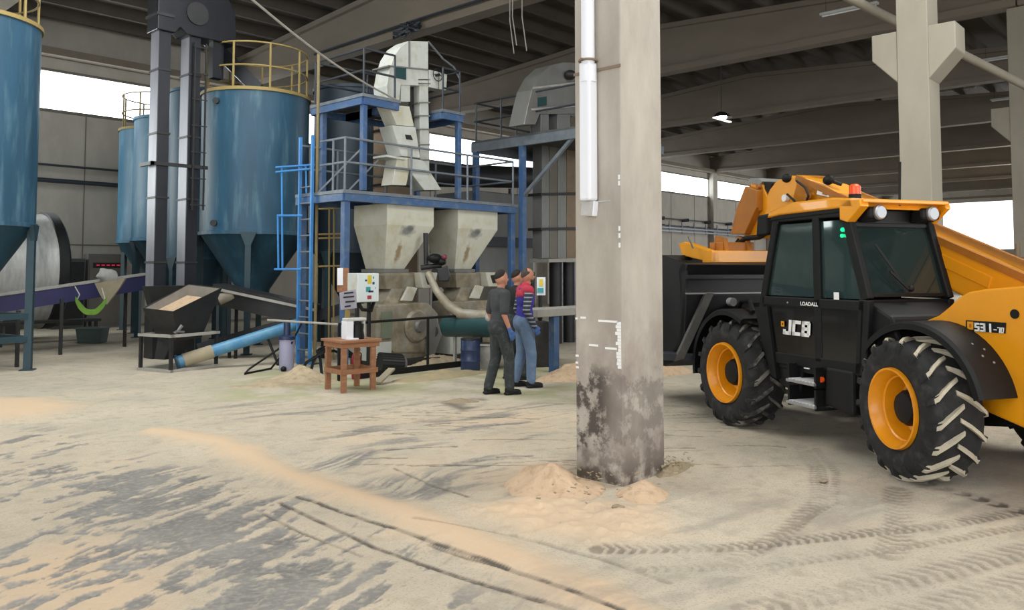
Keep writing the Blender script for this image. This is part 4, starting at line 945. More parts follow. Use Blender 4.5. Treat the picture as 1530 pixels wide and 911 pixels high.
c = G(138,512); t = thing('plastic_tub', 'dark grey green plastic tub on the floor below the green sling', 'tub', (c.x,c.y,0), HEAD-PI/2)
mk('tub', MB().loft([[V((x*.26,y*.2,0)) for x,y in ((-1,-1),(1,-1),(1,1),(-1,1))],[V((x*.3,y*.24,.36)) for x,y in ((-1,-1),(1,-1),(1,1),(-1,1))]]), mat('grey_green_plastic','3c4a49',.5), t, world=False, bevel=.02); mk('lip', MB().box((-.32,-.26,.35),(.32,.26,.38)), mat('grey_green_lip','4b5957',.5), t, world=False)
# wrapped drum
t = thing('wrapped_drum', 'huge horizontal drum wrapped in crinkled silver foil, by the long grey wall', 'drum', (4.5,23,0))
mb = MB(); ring = [(1.45+.035*math.sin(k*2.3)+.02*math.sin(k*5.1), 1.0+k*.215) for k in range(29)]
mb.lathe([(0,.95)]+ring+[(1.4,7.1)], (0,23,1.75), 'x', 56); mk('wrapped_shell', mb.rough(.04,1.5), M['foil'], t)
mk('end_band', MB().lathe([(1.44,6.98),(1.5,7.0),(1.5,7.22),(1.38,7.3),(0,7.32)], (0,23,1.75), 'x', 56), M['dark_metal'], t)
for x in (2.2,6.0): mk('cradle', MB().box((x,22,0),(x+.3,24,.6)), M['dark_metal'], t)
# wall control cabinet
for k, (px, w_, lab) in enumerate(((156,1.1,'grey cabinet with a row of small red lights, right of the silver drum'),(100,.9,'plain dark grey cabinet by the wall, partly behind the end of the silver drum'))):
    c = onY(px,400,26.3); t = thing('electrical_cabinet', lab, 'cabinet', (c.x,26.3,0))
    mk('cabinet_body', MB().box((c.x-w_/2,26.1,0),(c.x+w_/2,26.5,2.25-.15*k)), mat('cabinet_grey%d' % k,'6f6e6a' if k == 0 else '4c4c4b',.5), t, bevel=.01)
    mk('cabinet_door', MB().box((c.x-w_/2+.04,26.07,.1),(c.x+w_/2-.04,26.1,2.15-.15*k)), M['wall_dk'] if k == 0 else M['dark_metal'], t)
    if k == 0:
        mk('label_strip', MB().box((c.x-.42,26.05,1.82),(c.x+.5,26.07,1.98)), M['dark_metal'], t)
        for q in range(5): mk('indicator', MB().box((c.x-.33+q*.15,26.03,1.89),(c.x-.24+q*.15,26.05,1.92)), emis('red_indicator','e02848',.8), t)
mb = MB()
for (x, y, s) in ((8.2,20.2,.3),(7.6,21.2,.35),(8.6,22.2,.3),(6.9,20.6,.22),(7.9,19.4,.2)): pass
t = thing('low_bench', 'low dark steel bench on the floor behind the violet conveyor leg', 'bench', (6.6,20.2,0))
mk('bench_top', MB().box((5.6,21.0,.5),(7.8,21.5,.56)), M['dark_metal'], t)
for x in (5.65,7.7):
    for y in (21.05,21.45): mk('leg', MB().box((x-.03,y-.03,0),(x+.03,y+.03,.5)), M['dark_metal'], t)

# ================================================================== SECOND PLATFORM + ELEVATOR BEHIND THE PILLAR
t = thing('upper_gangway', 'high dark blue gangway with dark railings beside the large pillar, behind the work platform', 'platform', (14.3,11.7,0))
GZ = 4.74
mk('deck', MB().box((13.04,10.2,GZ-.05),(16.4,13.3,GZ)), M['deck'], t)
b = MB(); 
for a, c in (((13.08,10.2,GZ-.15),(13.08,13.3,GZ-.15)),((13.04,10.24,GZ-.15),(16.4,10.24,GZ-.15)),((13.04,13.26,GZ-.15),(16.4,13.26,GZ-.15)),((16.36,10.2,GZ-.15),(16.36,13.3,GZ-.15))): b.bar(a,c,.09,.2)
mk('edge_beam', b, M['grey_rail'], t)
for x, y in ((13.1,11.75),(13.1,13.2),(16.3,13.2),(16.3,10.35)): mk('post', MB().box((x-.06,y-.06,0),(x+.06,y+.06,GZ-.25)), M['blue_frame'], t)
mk('brace', MB().bar((13.1,11.7,3.4),(13.1,10.3,4.55),.07), M['grey_rail'], t)
rails([(13.1,13.25),(13.1,10.25),(16.3,10.25)], GZ, (.9,.47), [(13.1,13.2),(13.1,12.4),(13.1,11.5),(13.1,10.25),(14.7,10.25)], par=t, m='dark_rail')
rails([(13.1,13.2),(16.3,13.2)], GZ, (.9,.47), [(14.5,13.2)], par=t, m='dark_rail')
t = thing('bucket_elevator', 'grey bucket elevator with rounded head on the high gangway, half hidden by the pillar', 'bucket elevator', (13.6,11.7,0))
EY2 = 11.35
flat([(783,186),(789,158),(795,134),(806,113),(822,98),(842,93),(870,94),(900,110),(915,145),(915,170),(806,170),(800,186)], EY2, .45, t, 'head', M['galv'])
mb = MB(); mb.prism([onY(x,y,EY2-.02) for x, y in ((797,130),(915,116),(915,119),(797,133))],(0,.03,0)); mb.prism([onY(x,y,EY2-.03) for x, y in ((795,162),(915,152),(915,155),(795,165))],(0,.03,0)); mk('seam', mb, M['pale_edge'], t)
flat([(804,146),(817,144),(817,157),(804,159)], EY2-.02, .02, t, 'inspection_pane', M['teal_screw'], 0)
for a_, b_, m_ in ((808,820,'galv'),(833,852,'galv')): flat([(a_,168),(b_,168),(b_,206),(a_,206)], EY2+.05, .3, t, 'elevator_leg', M[m_])
mk('motor', MB().ball(onY(852,112,EY2-.1), .14, (1,1,.8)), M['dark_metal'], t)
t = thing('duct_bank', 'row of tall flanged grey ducts standing under the high gangway, left of the large pillar', 'duct', (14,12,0))
for a_, b_, m_ in ((810,820,'galv'),(821,833,'wall_dk'),(834,846,'galv'),(847,870,'tan')): flat([(a_,214),(b_,214),(b_,386),(a_,386)], 12.2, .3, t, 'duct', M[m_])
for y in (288,340): flat([(808,y),(872,y-1),(872,y+3),(808,y+4)], 12.15, .4, t, 'flange', M['dark_metal'], 0)
flat([(820,387),(872,385),(872,390),(820,392)], 12.0, .6, t, 'base_plate', M['pale_edge'], 0)
for px in (831,850): c = onY(px,430,12.4); mk('cyclone_leg', MB().cyl((c.x,c.y,0),(c.x,c.y,1.95),.17,n=16), M['dark_metal'], t)
t = thing('storage_tank', 'large square grey storage tank in the shade between the second hopper and the flanged ducts', 'tank', (14.6,14.6,0))
mk('tank_body', MB().box((14.1,14.2,1.6),(16.3,15.8,3.75)), M['galv'], t, bevel=.03); mk('tank_base', MB().loft([rect(14.1,16.3,14.2,15.8,1.6),rect(14.8,15.6,14.7,15.3,.5)]), M['wall_dk'], t)
for x in (14.15,16.25):
    for y in (14.25,15.75): mk('leg', MB().box((x-.06,y-.06,0),(x+.06,y+.06,1.7)), M['dark_metal'], t)
mk('pipe_band', MB().box((14.0,14.1,2.35),(16.4,14.2,2.6)), M['dark_rail'], t)
t = thing('large_duct', 'dark horizontal duct crossing above the grey storage tank', 'duct', (14,15.5,4)); mk('duct_tube', MB().cyl((12.8,15.0,4.1),(17.5,15.0,4.4),.3,n=16), M['dark_metal'], t)
for x in (14.2,16.2): mk('duct_support', MB().box((x-.03,14.97,3.7),(x+.03,15.03,4.0)), M['dark_metal'], t)
for k in range(0):
    c = onY(758+k*9, 258, 17); solo('hanging_sheet', MB().box((c.x-.07,c.y,c.z-.25),(c.x+.07,c.y+.03,c.z+.1)), M['pale_edge'], 'small pale slatted panel seen against the light behind the gangway', 'panel', 'pale slats behind the gangway') if k == 0 else None
# slab bench and dark sacks
t = thing('concrete_slab_bench', 'thick pale slab on a blue steel leg between the men and the large pillar', 'bench', (11,9.1,0))
mk('slab', MB().box((10.25,8.85,.97),(12.3,9.4,1.1)), M['pale_edge'], t, bevel=.01)
for x in (10.72,12.1): mk('leg', MB().box((x-.01,8.88,0),(x+.13,9.0,.97)), M['blue_frame'], t)
for k, (x, y, s, h_) in enumerate(((11.0,9.95,.26,.9),(11.35,9.75,.3,.85),(11.6,10.4,.26,.9))):
    t = thing('bulk_sack', ['tall dark bulging sack behind the blue slab leg','dark bulging sack under the slab next to the large pillar','dark sack furthest back in the shade under the slab'][k], 'sack', (x,y,0))
    mk('sack_body', MB().lathe([(0,0),(s*.9,.01),(s,.15),(s*.96,h_*.7),(s*.7,h_*.95),(s*.15,h_),(0,h_)],n=20).rough(.05,4,k), mat('dark_sack%d' % k,'2d2a29',.8,col2='45403c',nscale=6), t, world=False); mk('tie', MB().lathe([(s*.1,h_-.02),(s*.16,h_+.02),(s*.2,h_+.09),(0,h_+.09)],n=12), M['dark_metal'], t, world=False)
c = G(712,556); t = thing('blue_drum', 'small dark blue drum on the floor beside the man in dark clothes', 'drum', (c.x,c.y+.15,0))
mk('drum_body', MB().lathe([(0,0),(.165,0),(.17,.03),(.17,.17),(.178,.19),(.17,.21),(.17,.36),(.178,.38),(.17,.4),(.17,.54),(.155,.56),(0,.56)],n=26), M['drum_blue'], t, world=False); mk('lid', MB().lathe([(.172,.55),(.172,.58),(0,.585)],n=26), M['dark_metal'], t, world=False)
c = G(737,552); t = thing('white_bin', 'white round bin standing just behind the legs of the man in dark clothes', 'bin', (c.x+.05,c.y+.2,0)); mk('bin_body', MB().lathe([(0,0),(.14,0),(.19,.2),(.2,.42),(0,.44)],n=22), M['sack'], t, world=False); mk('rim', MB().lathe([(.2,.41),(.22,.42),(.2,.45)],n=22), M['pale_edge'], t, world=False)
c = D(810,425,15.6); t = thing('machine_label', 'white diagram plate with yellow and teal marks right of the men', 'sign', c)
mk('plate', face(802,815,414,441,15.4,.02), M['paper'], t); mk('yellow_mark', face(806,811,417,427,15.38,.02), ye, t); mk('teal_mark', face(803,812,430,437,15.38,.02), te, t); mk('stand', MB().bar((c.x,c.y+.05,0),(c.x,c.y+.05,1.6),.05), M['dark_metal'], t)
# rope, beam cables, loose wires
a = D(368,-8,10.5); b = D(594,150,14.45); pts = [a.lerp(b,k/12)-V((0,0,.12*math.sin(PI*k/12))) for k in range(13)]
solo('rope', MB().tube(pts, .018, 6), M['pale_edge'], 'pale rope stretched from the roof down to the upper railing of the blue platform', 'rope')
bx = ROWS[2]-.27
q0 = onX(470,96,bx); q1 = onX(850,5,bx)
solo('beam_cable', MB().tube([V((bx,q0.y,ZE+.24)),V((bx,(q0.y+q1.y)/2,ZE+.3)),V((bx,8,ZE+.24))], .04, 6), M['dark_rail'], 'dark cable run clipped along the nearest visible roof beam', 'cable')
for k, (px, y0, x1, y1) in enumerate(((762,18,768,80),(766,14,772,68),(780,8,787,76))):
    a = onX(px,y0,bx-.02); b = onX(x1,y1,bx-.02); a.z = ZE+.1
    solo('hanging_wire', MB().tube([a, a.lerp(b,.4)+V((0,.06,0)), b], .014, 6), M['pale_edge'], ['leftmost of three loose pale wires dangling from the roof beam','middle one of three loose pale wires dangling from the roof beam','rightmost of three loose pale wires dangling from the roof beam'][k], 'wire')
q = onX(605,45,bx-.1); t = thing('cable_bundle', 'tangled dark cable bundle stuck on the roof beam above the white elevator head', 'cables', q)
mb = MB(); rnd = random.Random(9)
for k in range(7): mb.tube([q+V((rnd.uniform(-.1,.1),rnd.uniform(-.6,.6),rnd.uniform(-.15,.2))) for _ in range(5)], .035, 6)
mk('bundle', mb, M['dark_rail'], t)

# ================================================================== TELEHANDLER
near = D(1338,610,6.85); far = D(1081,556,9.25)
vv = far-near; vv.z = 0; WBL = vv.length/2; vv.normalize(); nn = V((0,0,1)).cross(vv)
OO = (near+far)/2; OO.z = 0; OO = OO-nn*1.12; TYAW = math.atan2(vv.y, vv.x)
def loc_(P): q = P-OO; return V((q.dot(vv), q.dot(nn), q.z))
def LY(px, py, y):
    r = ray(px,py); P0 = OO+nn*y; return loc_(C0+r*((P0-C0).dot(nn)/r.dot(nn)))
def LX(px, py, x):
    r = ray(px,py); P0 = OO+vv*x; return loc_(C0+r*((P0-C0).dot(vv)/r.dot(vv)))
TH = thing('telehandler', 'yellow and black telescopic loader with a large black bucket, parked right of the pillar', 'telehandler', OO, TYAW)
def tp(name, mb, m, par=TH, **k): return mk(name, mb, m, par, world=False, **k)
def lprism(name, pl, y0, y1, m, par=TH, **k):
    return tp(name, MB().prism([V((x,y0,z)) for x, z in pl], (0,y1-y0,0)), m, par, **k)
def pxprism(name, px, y, th, m, par=TH, **k):
    P = [LY(a,b,y) for a, b in px]; return tp(name, MB().prism(P, (0,-th,0)), m, par, **k)
# wheels
WR, WW = .605, .47
def wheel(cx, cy, side, steer, dusty, label):
    """side=+1: outer face towards +y."""
    Mx = Matrix.Translation((cx,cy,WR-.005)) @ Matrix.Rotation(steer,4,'Z') @ (Matrix.Identity(4) if side > 0 else Matrix.Rotation(PI,4,'Z'))
    def X(mb): mb.v = [Mx @ p for p in mb.v]; return mb
    h = WW/2
    prof = [(.335,-h+.03),(.40,-h-.005),(.50,-h-.0),(.545,-h+.03),(.568,-h+.07),(.572,0),(.568,h-.07),(.545,h-.03),(.50,h),(.40,h+.005),(.335,h-.03)]
    ty = tp('tyre', X(MB().lathe(prof, (0,0,0), 'y', 56)), M['rubber'], label=label)
    mb = MB(); NL = 17
    for k in range(NL):
        for s in (1,-1):
            a0 = 2*PI*(k+(0 if s > 0 else .5))/NL; mbv = []
            # curved bar from near the centre line out over the shoulder
            path = [(.0,-.02,.585),(.09,.06,.603),(.19,.135,.603),(.29,h-.04,.596),(.315,h-.015,.575)]
            ring = []
            for i, (da, yy, rr) in enumerate(path):
                w_ = .021
                ang = a0+da*.95; er = V((math.cos(ang),0,math.sin(ang))); et = V((-math.sin(ang),0,math.cos(ang)))
                base = .555 if i < 4 else rr-.03
                yb = yy*s if i < 4 else (yy-.03)*s
                c_t = er*rr+V((0,yy*s,0)); c_b = er*base+V((0,yb,0))
                ring.append([c_b-et*w_*1.2, c_t-et*w_*.8, c_t+et*w_*.8, c_b+et*w_*1.2])
            mb.loft(ring)
    tp('tread_lug', X(mb), M['lug'] if dusty else M['lug2'], ty)['kind'] = 'stuff'
    mb = MB()
    for k in range(NL):
        for s in (1,-1):
            a0 = 2*PI*(k+(0 if s > 0 else .5))/NL; ring = []
            for da, yy, rr in ((.27,h-.05,.590),(.31,h-.005,.565),(.33,h+.008,.52),(.335,h+.004,.48)):
                ang = a0+da*.95; er = V((math.cos(ang),0,math.sin(ang))); et = V((-math.sin(ang),0,math.cos(ang))); ct = er*rr+V((0,yy*s,0)); cb_ = er*(rr-.03)+V((0,(yy-.04)*s,0)); ring.append([cb_-et*.03,ct-et*.022,ct+et*.022,cb_+et*.03])
            mb.loft(ring)
    tp('shoulder_lug', X(mb), M['rubber'], ty)['kind'] = 'stuff'
    rim = MB().lathe([(.345,h-.02),(.338,h+.012),(.32,h+.012),(.305,h-.02),(.285,h-.05),(.275,h-.09),(.262,h-.10),(.255,h-.17),(.235,h-.24),(.20,h-.26),(.12,h-.24),(.12,h-.2)], (0,0,0), 'y', 48)
    rm = tp('rim', X(rim), M['jrim'])
    mb = MB().lathe([(0,h-.085),(.05,h-.085),(.125,h-.10),(.15,h-.14),(.15,h-.26)], (0,0,0), 'y', 28)
    hb = tp('hub', X(mb), M['black'], rm)
    mb = MB()
    for k in range(8): a = 2*PI*k/8; mb.cyl((.18*math.cos(a),h-.26,.18*math.sin(a)),(.18*math.cos(a),h-.225,.18*math.sin(a)),.018,n=6)
    tp('wheel_nut', X(mb), M['galv'], rm)
cyw = 1.12-WW/2+.0
wheel(-WBL, cyw, 1, math.radians(-12), True, 'rear tyre with cream coloured dusty tread')
wheel(WBL, cyw, 1, math.radians(-1), False, 'front tyre with grey tread')
wheel(-WBL, -cyw, -1, math.radians(-7), False, 'tyre on the far side')
wheel(WBL, -cyw, -1, 0, False, 'tyre on the far side')
# chassis
lprism('chassis', [(-2.1,.55),(-2.1,.95),(1.9,.95),(2.0,.75),(1.7,.5),(-1.2,.42)], -.45, .45, M['black'])
lprism('axle', [(-WBL-.12,.48),(-WBL-.12,.75),(-WBL+.12,.75),(-WBL+.12,.48)], -.75, .75, M['black'])
lprism('axle', [(WBL-.12,.48),(WBL-.12,.75),(WBL+.12,.75),(WBL+.12,.48)], -.75, .75, M['black'])
lprism('tank_box', [(-.62,.42),(-.62,.84),(-.25,.84),(-.22,.46)], .45, .98, M['black'], bevel=.03)
lprism('side_box', [(.2,.5),(.12,.86),(.72,.86),(.5,.55)], .3, .93, M['black'], bevel=.02)
q = LY(1228,567,.985); tp('side_marker', MB().cyl((q.x,.975,q.z),(q.x,1.0,q.z),.028,n=14), M['orange'])
q = LY(1203,548,.965); tp('info_sticker', MB().box((q.x-.04,.93,q.z-.02),(q.x+.04,.95,q.z+.02)), M['white'])
for z in (.66,.44):
    st = tp('step', MB().box((-.2,.75,z-.02),(.22,1.08,z+.01)), M['steelbright'], bevel=.006, label='bright ribbed metal step')
    tp('step_bracket', MB().box((-.2,.72,z-.04),(-.17,1.05,z+.16)), M['black'], st); tp('step_bracket', MB().box((.2,.72,z-.04),(.23,1.05,z+.16)), M['black'], st)
    mb = MB()
    for k in range(8): mb.box((-.18+k*.05,.76,z+.01),(-.165+k*.05,1.07,z+.018))
    tp('step_rib', mb, M['white'], st)
# tail body with decal
tailpx = [(1372,482),(1385,478),(1402,471),(1418,458),(1432,444),(1446,436),(1470,432),(1560,424),(1600,424),(1600,650),(1530,640),(1466,612),(1458,560),(1450,530),(1430,500),(1405,488)]
P = [LY(a,b,.62) for a, b in tailpx]
tl = tp('rear_body', MB().prism(P, (0,-1.2,0)), M['jy'], bevel=.02, seg=3)
for px, py, r in ((1516,469,.037),): q = LY(px,py,.625); tp('rubber_bung', MB().cyl((q.x,.6,q.z),(q.x,.63,q.z),r,n=18), M['black'], tl)
q = LY(1470,552,.63); tp('exhaust_hole', MB().cyl((q.x,.6,q.z),(q.x,.632,q.z),.06,n=20), M['black'], tl)
# fenders
def fender(cx, a0, a1, r, y0, y1, drop):
    n = 22; mb = MB(); vs = []; fs = []
    for i in range(n+1):
        a = math.radians(a0+(a1-a0)*i/n); c, s = math.cos(a), math.sin(a); rr = r*(1+.02*math.sin(i/n*PI))
        for (q, yy) in ((rr-.03,y0),(rr,y0),(rr+.0,y1-.03),(rr-.02,y1),(rr-.07,y1),(rr-.035,y1-.04)): vs.append(V((cx+q*c, yy, WR+q*s)))
    for i in range(n):
        for k in range(6): fs.append((i*6+k,i*6+(k+1)%6,(i+1)*6+(k+1)%6,(i+1)*6+k))
    fs += [tuple(range(5,-1,-1)), tuple(n*6+k for k in range(6))]
    mb.add(vs, fs, True); return mb
o = tp('fender', fender(-WBL-.03, 38, 166, .72, .5, 1.0, 0), M['black'], angle=30)
for px, py in ((1405,515),(1427,514),(1414,526),(1436,524)):
    q = LY(px,py,1.0); 
    a = math.radians({1405:128,1427:138,1414:133,1436:143}[px]); tp('bolt', MB().ball((-WBL-.03+.725*math.cos(a), .72+.07*(px%2), WR+.725*math.sin(a)), .012), M['galv'], o)
tp('fender', fender(WBL, -8, 118, .71, .58, 1.1, 0), M['black'], angle=30)
tp('fender', fender(-WBL, 58, 192, .73, -1.16, -.58, 0), M['black'], angle=30)
lprism('mudguard_panel', [(.64,1.38),(.86,1.36),(.74,1.0),(.60,.66),(.5,.62)], .6, .98, M['black'])
# engine side (far side) and boom
lprism('engine_cover', [(-1.1,.8),(-1.1,1.45),(.9,1.4),(1.0,.8)], -1.05, -.5, M['jy'], bevel=.05)
by = -.06
up0 = LY(1395,350,by); up1 = LY(1200,265,by); dr = V((up1.x-up0.x,0,up1.z-up0.z)).normalized(); nr = V((dr.z,0,-dr.x))
A = up0-dr*1.75; B = up1+dr*.12
def boomprism(name, a, b, h, y0, y1, m, **k): 
    return tp(name, MB().prism([V((a.x,y0,a.z)),V((b.x,y0,b.z)),V((b.x,y0,b.z))+nr*h,V((a.x,y0,a.z))+nr*h], (0,y1-y0,0)), m, **k)
bm = boomprism('boom', A, B, .44, by, by-.4, M['jy'], bevel=.03, seg=3)
tp('boom_top_plate', MB().prism([V((A.x,by+.012,A.z))-nr*.0,V((B.x,by+.012,B.z)),V((B.x,by+.012,B.z))+nr*.07,V((A.x,by+.012,A.z))+nr*.07],(0,-.424,0)), M['jdark'], bm)
a2 = A+dr*1.0+nr*.14; b2 = A+dr*1.75+nr*.14
tp('boom_recess', MB().prism([V((a2.x,by+.012,a2.z)),V((b2.x,by+.012,b2.z)),V((b2.x,by+.012,b2.z))+nr*.12,V((a2.x,by+.012,a2.z))+nr*.12],(0,-.02,0)), M['jy'], bm, bevel=.01)
inn = boomprism('inner_boom', B-dr*.3+nr*.04, B+dr*.2+nr*.06, .34, by-.04, by-.36, M['jy'], bevel=.015)
# boom nose traced on the boom's side plane
hp = [(1256,290),(1232,274),(1205,266),(1178,263),(1160,270),(1150,283),(1146,292),(1139,276),(1132,268),(1122,268),(1121,276),(1127,296),(1132,310),(1122,330),(1112,351),(1106,356),(1160,356),(1250,340)]
nose = pxprism('boom_head', hp, by, .34, M['jy'], bevel=.012)
pxprism('nose_hook', [(1113,278),(1130,284),(1130,310),(1112,350),(1091,350),(1100,312)], by+.10, .5, M['jdark'], bevel=.01)
pxprism('roller', [(1117,271),(1121,266),(1133,266),(1139,271),(1136,275),(1124,274)], by+.02, .36, M['galv'], nose)
pxprism('tilt_ram_eye', [(1142,272),(1153,274),(1149,291),(1143,282)], by-.01, .2, M['black'], nose)
for px, py, r in ((1136,279,.03),(1137,313,.03),(1176,296,.045),(1210,294,.03)): q = LY(px,py,by+.01); tp('pin', MB().cyl((q.x,q.y,q.z),(q.x,q.y+.05,q.z),r,n=12), M['white'] if px == 1176 else M['jdark'], nose)
for pl, r in (([(1190,270),(1203,280),(1208,292),(1200,313)],.014),([(1176,290),(1187,300),(1190,313)],.014),([(1105,362),(1115,356),(1135,354),(1150,345)],.035),([(1095,378),(1097,368),(1105,358)],.03)):
    tp('hose', MB().tube([LY(a,b,by+.06) for a, b in pl], r, 8), M['black'])
for px, py in ((1176,266),(1238,269)):
    q = LY(px,py,by-.0); tp('mirror', MB().ball(q, .095, (.9,.5,.6)).cyl(q, q+V((-.1,-.1,-.06)), .02, n=6), M['black'])
pxprism('boom_decal', [(1222,282),(1240,288),(1238,294),(1220,290)], by+.006, .01, M['white'], bm); pxprism('boom_decal', [(1230,286),(1237,288),(1235,292),(1228,290)], by+.01, .01, M['jdark'], bm)
# tilt cylinder block + mirror in front of the cab
pxprism('front_mirror', [(1131,322),(1146,319),(1146,350),(1129,353)], .75, .1, M['black'], bevel=.02)
tp('mirror_arm', MB().tube([LY(1144,325,.7), LY(1158,322,.75)], .02, 6), M['black'])
M['worn'] = mat('worn_steel', '55534f', .6, .2, col2='3d3c3a', nscale=8)
# carriage beam and bucket
cb = LY(1063,391,.72)
Xc = 2.28
P = lambda px, py: LX(px,py,Xc)
q = [P(1063,374),P(1150,374),P(1150,392),P(1063,392)]
tp('carriage', MB().prism(q, (.22,0,0)), M['jy'], bevel=.01)
e = [P(1063,376), P(1063,392)]; y0 = e[0].y
tp('carriage_arm', MB().prism([V((Xc,y0,e[0].z)),V((Xc,y0,e[1].z)),V((Xc+.72,y0,e[1].z+.10)),V((Xc+.82,y0,e[0].z+.13)),V((Xc+.66,y0,e[0].z+.15))],(0,-.12,0)), M['jy'], bevel=.01)
for s in (.25,.6): tp('carriage_bracket', MB().prism([V((Xc+.05,y0-s,e[0].z)),V((Xc+.35,y0-s,e[0].z)),V((Xc+.3,y0-s,e[0].z+.22)),V((Xc+.1,y0-s,e[0].z+.18))],(0,-.06,0)), M['jdark'])
tp('hitch_pin', MB().cyl(P(1055,376)+V((.3,0,.05)), P(1047,358)+V((.3,0,.05)), .015, n=6), M['galv'])
tp('hitch_block', MB().cbox(P(1110,368)+V((.25,0,0)), (.3,.5,.12)).cyl(P(1095,362)+V((.3,.1,0)),P(1095,375)+V((.3,.1,0)),.05,n=10), M['jdark'], bevel=.01)
bk = thing if 0 else None
prof = [(2.02,1.84),(2.1,1.70),(2.06,1.45),(2.12,.9),(2.3,.62),(2.6,.52),(3.55,.5),(3.55,.56),(2.65,.62),(2.4,.74),(2.24,.98),(2.2,1.5),(2.24,1.74),(2.2,1.86)]
BY0, BY1 = -1.05, 1.12
bu = tp('bucket', MB().prism([V((x,BY1,z)) for x, z in prof], (0,BY0-BY1,0)), M['bucket'], bevel=.01)
side = [(2.06,1.84),(2.1,.95),(2.3,.62),(2.6,.53),(3.55,.52),(3.6,.62),(3.15,1.5),(2.75,1.98)]
for y in (BY1, BY0+.03): tp('bucket_side', MB().prism([V((x,y,z)) for x, z in side], (0,-.03,0)), M['bucket'], bu)
for z in (1.66,1.47): tp('stiffener_and_highlight', MB().box((2.0,BY0,z),(2.1,BY1,z+(.018 if z < 1.5 else .05))), M['galv'] if z < 1.5 else M['bucket'], bu)  # lower thin bar is a highlight stripe put in as pale metal
tp('wear_strip', MB().prism([LX(a,b,2.0) for a, b in ((1055,438),(1067,438),(1022,536),(1008,540))], (.05,0,0)), M['worn'], bu, label='pale worn diagonal strip')
tp('bottom_edge', MB().prism([LX(a,b,2.02) for a, b in ((985,528),(1050,530),(1050,540),(985,538))], (.4,0,0)), M['dark_rail'], bu)
tp('bucket_lip', MB().prism([V((2.9,BY1+.005,1.9)),V((2.92,BY1+.005,1.97)),V((3.0,BY1+.005,1.92)),V((3.0,BY1+.005,1.85))],(0,BY0-BY1-.01,0)), M['bucket'], bu)
lprism('lift_ram', [(1.4,.95),(1.5,.85),(2.15,1.2),(2.1,1.35)], -.3, -.1, M['black'])
lprism('front_frame', [(1.2,.8),(1.25,1.25),(2.05,1.35),(2.1,.8)], -.5, .5, M['black'])
tp('hose', MB().tube([V((1.0,.9,1.3)),V((1.2,.8,1.42)),V((1.5,.7,1.4)),V((1.7,.6,1.32))], .025, 8), M['black'])
tp('headlamp', MB().cyl(LY(1096,451,.8), LY(1096,451,.8)+V((.08,0,0)), .05, n=14), M['galv'])
# ---- cab
cy0, cy1 = -.06, .96
fb, ft = .76, .50      # front pillar x at z 1.3 and at roof
A0 = (.72,.84); A1 = (.79,1.3); A2 = (.50,2.33); C2 = (-.52,2.33); C1 = (-.77,1.50); C0_ = (-.72,.86)
cab = tp('cab_base', MB().box((-.68,cy0,.62),(.68,cy1-.2,.82)), M['black'])
def cbar(name, p, q, y, w=.09, d=.07, m='black', **k):
    return tp(name, MB().bar(V((p[0],y,p[1])), V((q[0],y,q[1])), d, w, up=(1,0,0)) if abs(p[1]-q[1]) > abs(p[0]-q[0]) else MB().bar(V((p[0],y,p[1])), V((q[0],y,q[1])), d, w), M[m], bevel=.012, **k)
for y in (cy1-.035, cy0+.035):
    cbar('front_pillar', A1, A2, y, .09); cbar('front_pillar', A0, A1, y, .09)
    cbar('rear_pillar', C1, C2, y, .10); cbar('rear_pillar', C0_, C1, y, .10)
    cbar('middle_pillar', (-.13,.86), (-.12,2.3), y, .10)
    cbar('top_rail', A2, C2, y, .10); cbar('waist_rail', (.76,1.44), (-.76,1.44), y, .10); cbar('sill', A0, C0_, y, .12)
for z, x in ((2.31,.49),(1.3,.79),(.86,.72)): tp('front_crossbar', MB().box((x-.04,cy0,z-.05),(x+.04,cy1,z+.05)), M['black'])
tp('rear_crossbar', MB().box((-.57,cy0,2.22),(-.47,cy1,2.34)), M['black'])
# side door lower panel and skirt
dp = lprism('door_panel', [(.69,.88),(.75,1.40),(-.10,1.40),(-.10,.88)], cy1-.04, cy1-.01, M['blackgloss'])
lprism('rear_side_panel', [(-.16,.88),(-.16,1.40),(-.74,1.40),(-.70,.88)], cy1-.04, cy1-.01, M['blackgloss'])
lprism('skirt', [(.74,.74),(.74,.86),(-.7,.86),(-.6,.72)], cy1-.12, cy1-.02, M['black'], bevel=.015)
tp('right_side_panel', MB().box((-.72,cy0,.86),(.72,cy0+.03,1.40)), M['black'])
# rear panel under the window
Pr = lambda z: -.52-.25*(2.33-z)/.83
tp('rear_panel', MB().prism([V((Pr(1.5),cy0,1.5)),V((-.70,cy0,.8)),V((-.62,cy0,.8)),V((Pr(1.5)+.08,cy0,1.5))],(0,cy1-cy0,0)), M['black'], bevel=.01)
tp('rear_hood', MB().prism([V((-.74,.0,1.49)),V((-1.02,.0,1.36)),V((-1.15,.0,1.05)),V((-.7,0,1.0))],(0,.9,0)), M['black'], bevel=.03)
